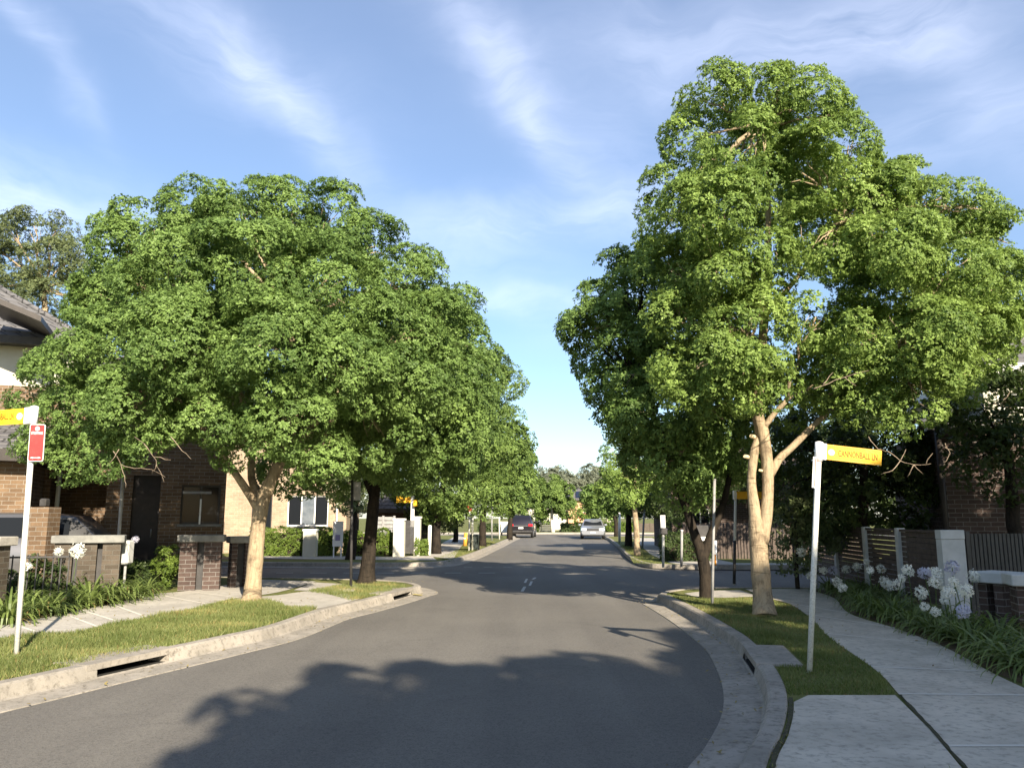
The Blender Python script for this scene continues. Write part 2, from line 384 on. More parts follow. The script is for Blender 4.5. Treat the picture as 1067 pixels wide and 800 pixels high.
def make_tree(name, label, base, stems, lobes, D, leaf='leaf_a', bark='bark_tan', density=2.8, crad=.42, ros=78, per=8, size=.085,
              seed=1, group=None, cat='tree', px=True, depthk=1.0, twigs=60, inner=.1, flat=.88, limbs=True, nlimb=99, wid=.42):
    """stems: list of [(x,y,z,r)...] world polylines; lobes: (px,py,rpx,dd) at distance D"""
    rng = np.random.default_rng(seed); rnd = random.Random(seed)
    t = thing(name, label, cat, base, group)
    C, Rr = [], []
    for lb in lobes:
        if px:
            x, y, r, dd = lb; c = AT(x, y, D + dd); rm = r * (D + dd) / F
            rm = max(rm - (.35 if D > 25 else .3) * crad, rm * .5)
            C.append(c); Rr.append((rm, rm * depthk, rm * .86))
        else:
            c, rm = lb; C.append(Vector(c)); Rr.append((rm, rm * depthk, rm * .85))
    Ca = np.array([list(c) for c in C]); Ra = np.array(Rr)
    tb = MB()
    for st in stems:
        pts = [Vector(s[:3]) for s in st]; rad = [s[3] for s in st]
        # subdivide with a catmull-like smoothing and gnarls
        P2, R2 = [], []
        for i in range(len(pts) - 1):
            a, b_, c, d = pts[max(i - 1, 0)], pts[i], pts[i + 1], pts[min(i + 2, len(pts) - 1)]
            for k in range(4):
                u = k / 4
                P2.append(.5 * ((2 * b_) + (c - a) * u + (2 * a - 5 * b_ + 4 * c - d) * u * u + (-a + 3 * b_ - 3 * c + d) * u ** 3))
                R2.append((rad[i] + (rad[i + 1] - rad[i]) * u) * rnd.uniform(.96, 1.05))
        P2.append(pts[-1]); R2.append(rad[-1]); tb.tube(P2, R2, 14 if D < 25 else 8)
    tips = [Vector(st[-1][:3]) for st in stems]
    order = sorted(range(len(C)), key=lambda i: -Ra[i][0])[:nlimb]
    for i in order:
        if not limbs: break
        c = Vector(C[i]); a = min(tips, key=lambda q: (q - c).length)
        rr = min(.07, .02 + .012 * (c - a).length) * (1 if D < 25 else 1.2)
        pts = limb(tb, rnd, a, c, rr, rr * .3, 5, .1, 6)
        for k in range(3):
            e = c + Vector((rnd.uniform(-1, 1), rnd.uniform(-1, 1), rnd.uniform(-.6, .8))) * Ra[i][0] * .5
            limb(tb, rnd, pts[rnd.choice((2, 3, 4))], e, rr * .45, rr * .12, 3, .12, 5)
    if D < 25:
        b_ = np.array([list(v) for v in tb.v])  # gnarled surface
    tr = tb.build('trunk', M[bark], t, weld=True)
    Pn, Nn, Tn, cl = clumps(rng, Ca, Ra, density, crad, ros, flat, inner)
    V, tone = leaves_from(rng, Pn, Nn, per, size, Tn, wid=wid)
    crown = np_mesh('crown', V, 4, [M[leaf]], t, tone)
    if twigs:
        wb = MB()
        for k in range(twigs):
            j = rnd.randrange(len(cl)); c = Vector(cl[j]); li = int(np.argmin(np.linalg.norm(Ca - cl[j], axis=1)))
            e = c; a = Vector(Ca[li]).lerp(c, rnd.uniform(.1, .5)) + Vector((rnd.uniform(-.2, .2), 0, rnd.uniform(-.2, .1)))
            limb(wb, rnd, a, e, .012, .004, 3, .15, 4)
        tag(wb.build('twigs', M['twig'], t), kind='stuff')
    return t

# ============================================================ SETTING
def struct(o, name=None): return tag(o, kind='structure')
poly('ground', [(-400, -150), (400, -150), (400, 700), (-400, 700)], -.06, M['turf'], kind='structure')
poly('road', [(-6.8, -14), (-7.6, 2), (-5.8, 9), (-4.2, 16), (-3.6, 30), (-1.2, 58), (-1.2, 74), (9, 74), (8.4, 58), (5.6, 30), (4.6, 17), (3.6, 11), (3.2, 6), (1.8, 0), (0.4, -14)], 0, M['asphalt'], kind='structure')
poly('side_street', [(-45, 17.2), (-2.9, 15.8), (-2.9, 31), (-45, 33)], -.004, M['asphalt'], kind='structure')
poly('side_lane', [(3.6, 15.0), (45, 14.2), (45, 28), (3.6, 29.5)], -.004, M['asphalt'], kind='structure')
poly('cross_road', [(-60, 66), (60, 62), (60, 76), (-60, 79)], -.008, M['asphalt'], kind='structure')

def g2(px, py): p = G(px, py, GZ); return (p.x, p.y)
NL = [(-7.6, -12), (-7.3, -2), (-6.5, 3), (-5.75, 5.1), (-5.2, 6.4), (-4.86, 7.3), (-4.6, 8.0), (-4.36, 8.7), (-4.06, 9.5), (-3.72, 10.45), (-3.4, 11.5)] + [g2(*p) for p in ((332, 634.5), (366, 627), (402, 618.5), (424, 612.5))] + [(-2.15, 18.0), (-2.6, 19.0), (-3.6, 19.6), (-6.2, 20.3), (-11, 21.2), (-20, 22.6), (-45, 25)]
FL = [(-45, 30), (-20, 28.4), (-12, 27.6), (-6, 26.9), (-3.6, 26.9), (-2.7, 27.4), (-2.25, 28.5)] + [g2(*p) for p in ((488, 577), (504, 571), (518, 565.5), (530, 560.5))] + [(0.1, 62), (-.6, 64.5), (-4, 65.8), (-45, 68)]
NR = [(-.6, -12), (-.55, -2), (.05, 1.5), (.95, 3.5)] + [g2(*p) for p in ((796, 800), (812, 765), (819, 735), (815, 712), (803, 691), (783, 668), (764, 655), (730, 636), (698, 621))] + [(2.95, 15.8), (3.3, 16.7), (4.1, 17.3), (6, 17.45), (12, 17.0), (45, 15.5)]
FR = [(45, 24.2), (12, 25.2), (6.5, 25.5), (4.9, 25.9), (4.35, 26.9)] + [g2(*p) for p in ((655, 579), (647, 571), (640, 565), (635, 561))] + [(7.0, 60), (7.9, 62.2), (12, 62.6), (45, 61)]
NLc, FLc, NRc, FRc = [catmull(p, 6) for p in (NL, FL, NR, FR)]
poly('verge', [tuple(p) for p in NLc] + [(-45, -12)], GZ - .004, M['turf'], kind='structure')
poly('verge', [tuple(p) for p in FLc] + [(-45, 68)], GZ - .004, M['turf'], kind='structure')
poly('verge', [tuple(p) for p in NRc] + [(45, -12)], GZ - .004, M['turf'], kind='structure')
poly('verge', [tuple(p) for p in FRc] + [(45, 61)], GZ - .004, M['turf'], kind='structure')
poly('verge', [(-90, 79.5), (90, 76), (90, 240), (-90, 240)], GZ - .004, M['turf'], kind='structure')

def kerb(name, line, side, gaps=()):
    """side +1: the road lies to the left of the line direction; gaps: (index range) of drain inlets"""
    prof = [(-.015, .02), (-.012, GZ + .004), (.0, GZ + .012), (.12, GZ + .010), (.145, GZ - .008), (.175, .035), (.2, .022), (.52, .010), (.525, -.02)]
    offs = [offset(line, side * o) for o, z in prof]
    mb = MB(); mb.mi = 0
    for i in range(len(line) - 1):
        for k in range(len(prof) - 1):
            if any(a <= i < b for a, b in gaps) and k < 5: continue
            q = [(*offs[k][i], prof[k][1]), (*offs[k][i + 1], prof[k][1]), (*offs[k + 1][i + 1], prof[k + 1][1]), (*offs[k + 1][i], prof[k + 1][1])]
            if side > 0: q = q[::-1]
            mb.face(q, smooth=False, uvs=[(0, 0)] * 4)
    o = mb.build(name, M['kerb']); return struct(o)
def near_i(line, p): return min(range(len(line)), key=lambda i: (line[i] - Vector(p)).length)
iL = near_i(NLc, g2(140, 676)); iL2 = near_i(NLc, g2(407, 617)); iR = near_i(NRc, g2(790, 678))
def seg_gap(line, p, n): i = near_i(line, p); return (i, i + n)
gL = (near_i(NLc, (-4.40, 8.6)), near_i(NLc, (-4.08, 9.45))); gL2 = (near_i(NLc, g2(400, 619)), near_i(NLc, g2(420, 613.5)))
gR = (near_i(NRc, g2(803, 691)), near_i(NRc, g2(789, 674)))
def gapfix(g): a, b = sorted(g); return (a, max(b, a + 1))
gL, gL2, gR = gapfix(gL), gapfix(gL2), gapfix(gR)
kerb('kerb', NLc, -1, [gL, gL2]); kerb('kerb', FLc, -1); kerb('kerb', NRc, 1, [gR]); kerb('kerb', FRc, -1)
kerb('kerb', catmull([(-60, 80), (0, 77.2), (60, 75.5)], 6), -1)

def inlet(label, line, g, side, yellow=True):
    seg = line[g[0]:g[1] + 1]; c = seg[len(seg) // 2]
    t = thing('storm_drain', label, 'drain', (c.x, c.y, 0), 'kerb inlets')
    a, b = seg[0], seg[-1]; fr = Frame(a, b); n = fr.len; s = side
    def d(x): return x * s
    mb = MB(fr)
    lo, hi = sorted((d(-.30), d(.16))); mb.box(-.12, n + .12, lo, hi, GZ - .045, GZ + .018)
    mb.build('lintel', M['kerb'], t)
    mb = MB(fr)
    lo, hi = sorted((d(-.28), d(.15)));
    mb.box(-.10, 0.02, lo, hi, .0, GZ - .046); mb.build('side_block', M['kerb'], t); mb = MB(fr); mb.box(n - .02, n + .10, lo, hi, .0, GZ - .046)
    mb.build('side_block', M['kerb'], t)
    mb = MB(fr); lo, hi = sorted((d(-.29), d(-.26))); mb.box(-.02, n + .02, lo, hi, -.004, GZ - .047)
    lo, hi = sorted((d(-.26), d(.14))); mb.box(.021, n - .021, lo, hi, .004, .03)
    mb.build('pit', M['pit'], t)
    if yellow:
        mb = MB(fr); lo, hi = sorted((d(.17), d(.40))); e = n if s < 0 else n
        mb.face([(n - .12, hi if s > 0 else lo, .034), (n + .05, hi if s > 0 else lo, .034), (n + .16, d(.16), .040), (n + .0, d(.16), .040)][::(1 if s > 0 else -1)]); mb.build('yellow_mark', M['tread'], t)
inlet('long concrete kerb inlet beside the grass verge at the lower left', NLc, gL, -1, False)
inlet('small kerb inlet at the street corner beside the dark tree trunk', NLc, gL2, -1)
inlet('kerb inlet beside the shaded grass near the leaning sign post', NRc, gR, 1, False)

# footpaths --------------------------------------------------
def path(name, near, far, joints, z=GZ + .004, m='concrete'):
    a, b = catmull(near, 6), catmull(far, 6); n = min(len(a), len(b)); mb = MB()
    for i in range(n - 1): mb.face([(*a[i], z), (*b[i], z), (*b[i + 1], z), (*a[i + 1], z)][::-1])
    me = mb.build(name, M[m]); struct(me)
    bm = bmesh.new(); bm.from_mesh(me.data)
    for f in bm.faces:
        if f.normal.z < 0: f.normal_flip()
    bm.to_mesh(me.data); bm.free()
    mb = MB()
    for u in joints:
        i = int(u * (n - 1)); i = min(i, n - 2); fr_ = u * (n - 1) - i
        p, q = a[i].lerp(a[i + 1], fr_), b[i].lerp(b[i + 1], fr_); d = (q - p).normalized(); w = Vector((-d.y, d.x)) * .022
        mb.face([(*(p - w), z + .003), (*(q - w), z + .003), (*(q + w), z + .003), (*(p + w), z + .003)])
    o = mb.build('path_joint', M['joint']); struct(o)
nearL = [(-8.6, 2), (-7.6, 6), (-6.6, 9), g2(76, 659), g2(117, 650), g2(157, 643), g2(216, 631), g2(240, 624), (-4.7, 16.5), (-4.6, 19.2)]
farL = [(-10.2, 2), (-9.1, 6), (-8.2, 9.3), g2(40, 644), g2(74, 637), g2(118, 629), g2(157, 619.5), g2(186, 616.5), (-6.4, 17.6), (-6.2, 19.8)]
path('footpath', nearL, farL, [.2, .31, .39, .47, .55, .68, .8])
nearR = [(2.3, 3.0), (2.72, 5), (3.28, 7.05), g2(912, 697.6), g2(863, 663), g2(840, 640), g2(820, 628), (4.75, 15.5), (4.9, 17.2)]
farR = [(3.9, 2.8), (4.2, 5), (4.48, 7.0), g2(1036, 702), g2(984, 674), g2(935, 655), g2(885, 639), (6.0, 15.3), (6.2, 17.2)]
path('footpath', nearR, farR, [.16, .26, .385, .515, .63, .75, .87], m='concrete_shade_lift')
# concrete slab between kerb and path, foreground right
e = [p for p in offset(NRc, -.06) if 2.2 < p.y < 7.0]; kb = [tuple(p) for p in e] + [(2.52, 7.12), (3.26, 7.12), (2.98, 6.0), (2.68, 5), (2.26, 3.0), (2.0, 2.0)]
poly('concrete_slab', kb, GZ + .004, M['concrete_shade_lift'], kind='structure')
def strip(name, line, w, z, m, jit=.0, seed=3):
    rnd = random.Random(seed); line = [Vector(p) for p in line]; L2 = catmull(line, 10); mb = MB()
    lw = [w * rnd.uniform(1 - jit, 1 + jit) for _ in L2]; a = [p + o * 1 for p, o in zip(L2, [Vector((0, 0))] * len(L2))]
    for i in range(len(L2) - 1):
        t = (L2[i + 1] - L2[i]).normalized(); nn = Vector((-t.y, t.x))
        mb.face([(*(L2[i] - nn * lw[i]), z), (*(L2[i + 1] - nn * lw[i + 1]), z), (*(L2[i + 1] + nn * lw[i + 1]), z), (*(L2[i] + nn * lw[i]), z)])
    return struct(mb.build(name, m))
strip('path_crack', [(2.16, 2.6), (2.5, 4), (2.71, 5), (2.99, 6), (3.3, 7.12)], .012, GZ + .009, M['crack'], .5)
strip('kerb_crack', [tuple(p) for p in offset(NRc, -.04) if 2.2 < p.y < 7.3][::4], .014, GZ + .009, M['crack'], .6)
# kerb ramp on the left between the two trees
poly('kerb_ramp', [g2(*p) for p in ((240, 624), (290, 620), (345, 612), (375, 624), (355, 629), (312, 638), (302, 632), (285, 628))], GZ + .006, M['concrete'], kind='structure')
poly('footpath', [(-4.6, 18.9), (-3.4, 18.2), (-3.2, 16.5), (-4.5, 16.9)], GZ + .0065, M['concrete'], kind='structure')
poly('driveway', [(-5.35, 5.2), (-5.0, 7.55), (-5.6, 7.8), (-8, 9.2), (-7.4, 5.2)], GZ + .006, M['concrete'], kind='structure')
# far corner paths
poly('footpath', [g2(*p) for p in ((455, 583.5), (330, 582.5), (250, 581), (240, 578), (420, 580), (448, 577))], GZ + .004, M['concrete'], kind='structure')
poly('footpath', [g2(*p) for p in ((446, 579), (472, 583), (480, 570), (487, 561), (500, 556), (480, 556), (462, 565))], GZ + .008, M['concrete'], kind='structure')
poly('footpath', [(5.2, 26.8), (5.6, 33), (8.6, 58), (10.0, 58), (7.2, 33), (7.3, 26.6), (14, 26.3), (14, 25.6), (5.4, 25.95)], GZ + .004, M['concrete'], kind='structure')
poly('footpath', [(3.5, 15.2), (4.7, 15.6), (4.7, 16.9), (4.0, 16.8), (3.4, 16.2)], GZ + .0045, M['concrete'], kind='structure')
# garden beds
poly('garden_bed', [(-10, 9.6), g2(0, 649), g2(40, 643.4), g2(74, 636.4), g2(118, 628.4), g2(155, 619), (-7.4, 17.6), (-9.5, 15), (-11, 12)], GZ + .002, M['soil'], kind='structure')
poly('garden_bed', [(4.5, 6.0), g2(1040, 702), g2(985, 673.6), g2(937, 654.6), g2(887, 638.6), (6.05, 15.3), (6.2, 17.0), (9, 17.0), (8, 5)], GZ + .002, M['soil'], kind='structure')
poly('garden_bed', [(-14, 28.9), (-4.6, 28.9), (-4.6, 30.5), (-14, 31)], GZ + .002, M['soil'], kind='structure')
# worn road paint
mb = MB()
rnd = random.Random(5)
for (x0, y0, x1, y1, w) in ((544, 616, 547, 611, .035), (547, 607, 549, 603, .03), (552, 610, 554, 605.5, .03), (555, 603.5, 558, 601.5, .035)):
    a, b = G(x0, y0), G(x1, y1); d = (b - a).normalized(); n = Vector((-d.y, d.x, 0)) * w
    mb.face([(*(a - n)[:2], .004), (*(b - n)[:2], .004), (*(b + n)[:2], .004), (*(a + n)[:2], .004)])
for k in range(9):
    x = -1.6 + k * .66; mb.face([(x, 27.0, .004), (x + .28, 27.0, .004), (x + .28, 27.09, .004), (x, 27.09, .004)])
for k in range(9):
    x = -9.0 + k * 1.0; mb.face([(x, 24.2, .001), (x + .5, 24.2, .001), (x + .5, 24.3, .001), (x, 24.3, .001)])
struct(mb.build('road_marking', M['paint']))

# ------------------------------------------------------------ grass blades
def inpoly(P, poly_):
    x, y = P[:, 0], P[:, 1]; c = np.zeros(len(P), bool); n = len(poly_)
    for i in range(n):
        x1, y1 = poly_[i]; x2, y2 = poly_[(i + 1) % n]
        c ^= ((y1 > y) != (y2 > y)) & (x < (x2 - x1) * (y - y1) / (y2 - y1 + 1e-12) + x1)
    return c
def grass(name, label, poly_, dens, hgt, seed=1, z=GZ - .004, holes=()):
    rng = np.random.default_rng(seed); p = np.array(poly_); lo, hi = p.min(0), p.max(0)
    n = int((hi - lo).prod() * dens); P = rng.uniform(lo, hi, (n, 2)); P = P[inpoly(P, poly_)]
    for h in holes: P = P[~inpoly(P, h)]
    # clumpy heights
    f = .75 + .35 * np.sin(P[:, 0] * 5.1 + 1.3 * np.sin(P[:, 1] * 3.7)) * np.sin(P[:, 1] * 4.3 + seed)
    P = P[rng.random(len(P)) < .35 + .65 * f]; n = len(P)
    f = .75 + .35 * np.sin(P[:, 0] * 5.1 + 1.3 * np.sin(P[:, 1] * 3.7)) * np.sin(P[:, 1] * 4.3 + seed)
    a = rng.uniform(0, 2 * np.pi, n); h = hgt * rng.uniform(.5, 1.3, n) * f; w = .0045 * rng.uniform(.7, 1.4, n) * (1 + hgt * 3)
    ln = rng.normal(0, .45, (n, 2)) * h[:, None]
    B = np.column_stack([P, np.full(n, z)]); s = np.column_stack([np.cos(a) * w, np.sin(a) * w, np.zeros(n)])
    T = B + np.column_stack([ln, h]); 
    pt = np.sin(P[:, 0] * 1.9 + 1.7 * np.sin(P[:, 1] * 1.3 + seed)) * np.sin(P[:, 1] * 2.1 + 1.2 * np.sin(P[:, 0] * 1.7))
    tone = np.clip(.5 + .35 * pt + rng.normal(0, .25, n), 0, 1); dry = rng.random(n) < np.clip(.05 + .5 * (pt - .35), .04, .5)
    o = np_mesh(name, np.stack([B - s, B + s, T], 1), 3, [M['blade'], M['strap_dry']], None, tone, dry.astype(int))
    return tag(o, label, 'grass', kind='stuff')
nlk = [tuple(p) for p in offset(NLc, .02) if 7.6 < p.y < 13.6 and p.x < -2]
vergeL = nlk + [g2(300, 632), g2(285, 627), g2(240, 624), g2(216, 631), g2(157, 643), g2(117, 650), g2(76, 659), g2(0, 665), (-7.2, 8.6), (-5.7, 7.8)]
grass('grass', 'bright green grass strip beside the left footpath', vergeL, 4200, .075, 1)
vergeL2 = [g2(*p) for p in ((318, 616), (352, 610), (395, 607), (424, 611.5), (402, 617.5), (366, 626), (345, 620))]
grass('grass', 'small patch of grass round the dark tree at the corner', vergeL2, 2200, .07, 2)
nrk = [tuple(p) for p in offset(NRc, -.02) if 7.1 < p.y < 16.4 and p.x < 4.2]
vergeR = nrk + [(3.5, 15.2), (4.65, 15.4)] + [g2(*p) for p in ((822, 630), (840, 640), (863, 663), (912, 697.6))] + [(3.28, 7.14)]
hR = [tuple(p) for p in NRc[gR[0] - 1:gR[1] + 2]] + [tuple(p) for p in offset(NRc, -.34)[gR[0] - 1:gR[1] + 2]][::-1]
hL = [tuple(p) for p in NLc[gL[0] - 1:gL[1] + 2]] + [tuple(p) for p in offset(NLc, .34)[gL[0] - 1:gL[1] + 2]][::-1]
grass('grass', 'shaded grass strip round the right hand tree and sign post', vergeR, 3800, .05, 3, holes=[hR])
grass('grass', 'grass strip along the far left kerb by the wheelie bin', [g2(*p) for p in ((452, 582), (468, 585), (486, 577), (503, 570), (516, 565), (505, 562), (490, 566), (470, 576))], 500, .06, 4)
fr_g = [g2(*p) for p in ((660, 587), (656, 579), (650, 573), (645, 569), (652, 567), (668, 575), (690, 585), (700, 588))]
grass('grass', 'thin grass verge along the far right kerb below the pale sapling', fr_g, 500, .06, 5)
def fline(a, b): return [a, b]
# weeds in the foreground crack
grass('grass', 'weeds growing in the crack behind the near kerb', [tuple(p) for p in offset(NRc, -.0) if 3.5 < p.y < 7.2] + [tuple(p) for p in offset(NRc, -.07) if 3.5 < p.y < 7.2][::-1], 500, .035, 6)
grass('grass', 'wispy weeds at the very bottom edge of the picture', [(2.05, 4.72), (3.1, 4.72), (3.1, 4.9), (2.05, 4.9)], 150, .10, 8, z=GZ + .004)
rng = np.random.default_rng(11)
# fallen leaves scattered on verge edge and gutter
n = 700; P = np.column_stack([rng.uniform(-7, 4.6, n * 4), rng.uniform(5.5, 18, n * 4)])
gut = np.array([tuple(p) for p in offset(NRc, .3)] + [tuple(p) for p in offset(NLc, -.3)])
dm = np.min(np.linalg.norm(P[:, None, :] - gut[None], axis=2), axis=1)
P = P[(dm < .35) & (rng.random(len(P)) < .8)]; zz_ = np.full(len(P), .03)
for cx_, cy_ in ((-4.6, 14.0), (3.8, 12.0), (3.6, 14.0), (-3.4, 18.3), (5.4, 9.5), (-6.6, 12.6)):
    q_ = rng.normal((cx_, cy_), (.7, .9), (70, 2)); P = np.concatenate([P, q_]); zz_ = np.concatenate([zz_, np.full(70, GZ + .014)])
n = len(P)
a = rng.uniform(0, 2 * np.pi, n); s = rng.uniform(.014, .03, n)
B = np.column_stack([P, zz_]); u1 = np.column_stack([np.cos(a) * s, np.sin(a) * s, rng.uniform(.0, .012, n)]); v1 = np.column_stack([-np.sin(a) * s * .4, np.cos(a) * s * .4, rng.uniform(0, .006, n)])
tag(np_mesh('fallen_leaves', np.stack([B - u1, B - v1 + [0, 0, .004], B + u1, B + v1], 1), 4, [M['strap_dry']], None, rng.random(n)), 'dry fallen leaves scattered along the gutters and under the trees', 'leaf litter', kind='stuff')

# ============================================================ TREES
g = lambda px, py: G(px, py, GZ)
b = g(265, 624); DL1 = b.y
ly = DL1
L1_stems = [
    [(*g(262, 627)[:2], GZ - .05, .20), (*AT(262.8, 619, ly), .172), (*AT(264, 606, ly), .152), (*AT(268, 560, ly), .135), (*AT(273, 524, ly), .135), (*AT(284, 497, ly), .115), (*AT(300, 460, ly + .2), .11), (*AT(310, 400, ly + .3), .075), (*AT(300, 330, ly), .04)],
    [(*AT(271, 532, ly), .10), (*AT(258, 512, ly - .1), .075), (*AT(243, 490, ly - .2), .065), (*AT(215, 450, ly - .3), .055), (*AT(170, 400, ly - .3), .035)],
    [(*AT(275, 522, ly), .11), (*AT(262, 498, ly + .2), .07), (*AT(262, 450, ly + .5), .06), (*AT(240, 380, ly + .6), .04)],
    [(*AT(292, 478, ly), .09), (*AT(320, 450, ly - .2), .07), (*AT(360, 400, ly - .3), .05)]]
L1_lobes = [(250, 222, 42, 0), (205, 232, 40, .4), (160, 240, 42, .2), (132, 262, 36, 0), (300, 226, 40, .4), (345, 238, 42, .3), (385, 258, 40, .5), (425, 300, 42, .4), (455, 340, 36, .3),
            (118, 310, 42, 0), (180, 296, 56, -1.2), (262, 285, 58, -1.6), (345, 305, 56, -1.2), (410, 350, 48, -.3), (66, 388, 32, 0), (34, 412, 21, .2), (110, 362, 48, -1.1),
            (195, 362, 56, -1.9), (285, 365, 58, -2.1), (360, 385, 52, -1.4), (430, 400, 44, -.2), (85, 428, 42, -.6), (140, 425, 46, -1.4), (50, 448, 28, -.2), (68, 482, 16, -.2), (112, 470, 26, -.8),
            (215, 432, 44, -1.6), (300, 440, 44, -1.7), (245, 468, 24, -1.2), (330, 478, 28, -1.2), (395, 450, 40, .2), (165, 460, 24, -1.2),
            (230, 290, 70, 1.5), (330, 310, 72, 1.8), (150, 340, 62, 1.6), (260, 390, 70, 1.6), (370, 400, 60, 1.7), (180, 410, 55, 1.2), (320, 450, 45, 1.2)]
make_tree('street_tree', 'broad tree with sunlit forked tan trunk on the left grass verge', (b.x, b.y, GZ), L1_stems, L1_lobes, DL1, leaf='leaf_a', seed=1, density=4.3, crad=.37, ros=100, per=9, size=.062, twigs=90, group='street trees along the road')
b = g(382, 607); D2 = b.y
L2_stems = [[(*b[:2], GZ - .05, .27), (*AT(383, 592, D2), .165), (*AT(387, 550, D2), .14), (*AT(391, 510, D2), .13), (*AT(402, 460, D2), .11), (*AT(420, 400, D2), .07)],
            [(*AT(390, 520, D2), .1), (*AT(372, 470, D2 + .3), .08), (*AT(360, 420, D2 + .4), .05)]]
L2_lobes = [(480, 330, 26, 0), (470, 360, 38, -.3), (440, 340, 44, .3), (497, 368, 22, 0), (482, 405, 34, -1), (450, 400, 48, -1.4), (415, 350, 50, 0), (400, 410, 50, -1.4), (430, 445, 44, -1.2), (480, 440, 38, -.8), (355, 445, 38, -.6), (380, 470, 36, -.6), (330, 470, 36, .2), (430, 480, 34, -.2), (470, 470, 28, .2), (420, 400, 60, 1.6), (480, 410, 48, 1.6), (360, 420, 50, 1.4), (300, 490, 26, .5), (345, 495, 24, .4), (460, 380, 40, 1.2)]
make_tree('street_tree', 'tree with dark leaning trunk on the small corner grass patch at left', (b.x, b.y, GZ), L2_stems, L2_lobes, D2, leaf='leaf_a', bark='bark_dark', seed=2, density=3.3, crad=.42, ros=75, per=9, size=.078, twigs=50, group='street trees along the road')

b = g(797, 640); D3 = b.y
R1_stems = [
    [(*g(797, 641)[:2], GZ - .05, .21), (*AT(795, 625, D3), .155), (*AT(792, 590, D3), .145), (*AT(789, 555, D3), .13), (*AT(786, 530, D3), .09), (*AT(783, 500, D3 + .05), .068), (*AT(786, 470, D3 + .05), .075), (*AT(790, 445, D3 + .05), .06), (*AT(770, 380, D3), .04)],
    [(*AT(793, 565, D3), .115), (*AT(799, 530, D3 - .03), .092), (*AT(800, 490, D3), .09), (*AT(795, 450, D3), .095), (*AT(790, 425, D3), .075), (*AT(795, 350, D3), .07), (*AT(800, 290, D3), .06), (*AT(800, 200, D3), .04), (*AT(795, 130, D3), .02)],
    [(*AT(802, 495, D3), .075), (*AT(812, 478, D3), .062), (*AT(825, 466, D3), .055), (*AT(862, 430, D3), .045), (*AT(930, 370, D3), .03)],
    [(*AT(794, 448, D3 - .02), .05), (*AT(806, 432, D3 - .1), .042), (*AT(820, 417, D3 - .2), .036)],
    [(*AT(797, 330, D3), .05), (*AT(830, 290, D3), .04), (*AT(880, 230, D3), .025)]]
KN = 1
R1_lobes = [(792, 262, 26, -.9), (800, 300, 24, -.6), (738, 108, 36, 0), (778, 104, 34, .2), (812, 102, 36, 0), (838, 112, 34, .1), (855, 126, 34, .1), (884, 152, 32, 0), (716, 150, 28, .3), (775, 160, 44, -.9), (835, 180, 48, -1.1), (708, 205, 34, .2), (695, 235, 30, 0), (745, 222, 44, -1.1),
            (905, 205, 42, -.4), (945, 205, 36, 0), (985, 215, 36, .1), (1022, 218, 34, 0), (1045, 250, 32, .2), (745, 280, 40, -.9), (705, 280, 34, 0), (860, 250, 40, -.9), (925, 265, 50, -1.1), (990, 280, 50, -.7), (1040, 300, 36, 0),
            (775, 340, 38, -.9), (712, 330, 36, -.1), (735, 380, 44, -.9), (785, 390, 40, -1.1), (850, 330, 38, -.8), (900, 345, 42, -.9), (950, 350, 52, -1.1), (1005, 350, 44, -.4), (1000, 395, 32, -.3), (955, 410, 36, -.8), (905, 425, 32, -.4), (870, 395, 34, -.3), (760, 425, 28, -.4), (1045, 350, 30, .3),
            (780, 190, 66, 1.3), (880, 240, 70, 1.5), (960, 290, 70, 1.4), (740, 300, 52, 1.3), (760, 390, 50, 1.2), (900, 370, 60, 1.4), (820, 420, 34, .8), (990, 360, 50, 1.2)]
make_tree('street_tree', 'tall tree with sunlit tan trunk splitting in two beside the right footpath', (b.x, b.y, GZ), R1_stems, R1_lobes, D3, leaf='leaf_b', seed=3, density=4.8, crad=.34, ros=95, per=9, size=.060, twigs=110, group='street trees along the road')
def bare(parent, D, segs):
    mb = MB()
    for sg in segs:
        p0_ = [AT(x, y, D + .1 * math.sin(x)) for x, y in sg]; pts = []
        for a_, b_ in zip(p0_, p0_[1:]):
            pts += [a_, a_.lerp(b_, .35) + Vector((.012 * math.sin(a_.x * 90), .01, .014 * math.cos(a_.z * 70))), a_.lerp(b_, .7) + Vector((-.01 * math.cos(a_.x * 60), 0, .012 * math.sin(a_.z * 110)))]
        pts.append(p0_[-1]); mb.tube(pts, [.0075 - .005 * i / (len(pts) - 1) for i in range(len(pts))], 5)
    tag(mb.build('bare_branch', M['twig'], parent), kind='stuff')
bare(bpy.data.objects['street_tree'], 13.0, [[(118, 470), (126, 484), (140, 488), (158, 489), (172, 497)], [(150, 462), (160, 476), (165, 488), (171, 502)], [(160, 476), (178, 479)], [(126, 484), (130, 496), (131, 508)], [(124, 468), (118, 478), (110, 486)], [(163, 484), (158, 494)], [(140, 455), (150, 462)], [(178, 455), (190, 470), (199, 478)]])
kt = bpy.data.objects['street_tree.002']
bare(kt, 11.6, [[(925, 470), (938, 480), (952, 484), (970, 483)], [(952, 484), (962, 494)], [(938, 480), (930, 490), (918, 494)], [(952, 484), (945, 497)], [(985, 462), (990, 472), (984, 482)], [(938, 480), (944, 468)], [(965, 483), (972, 472)], [(905, 455), (915, 468), (925, 470)], [(985, 466), (994, 470)]])
bare(kt, 11.4, [[(848, 405), (870, 396), (905, 386)], [(858, 400), (868, 388)], [(880, 393), (892, 402)]])
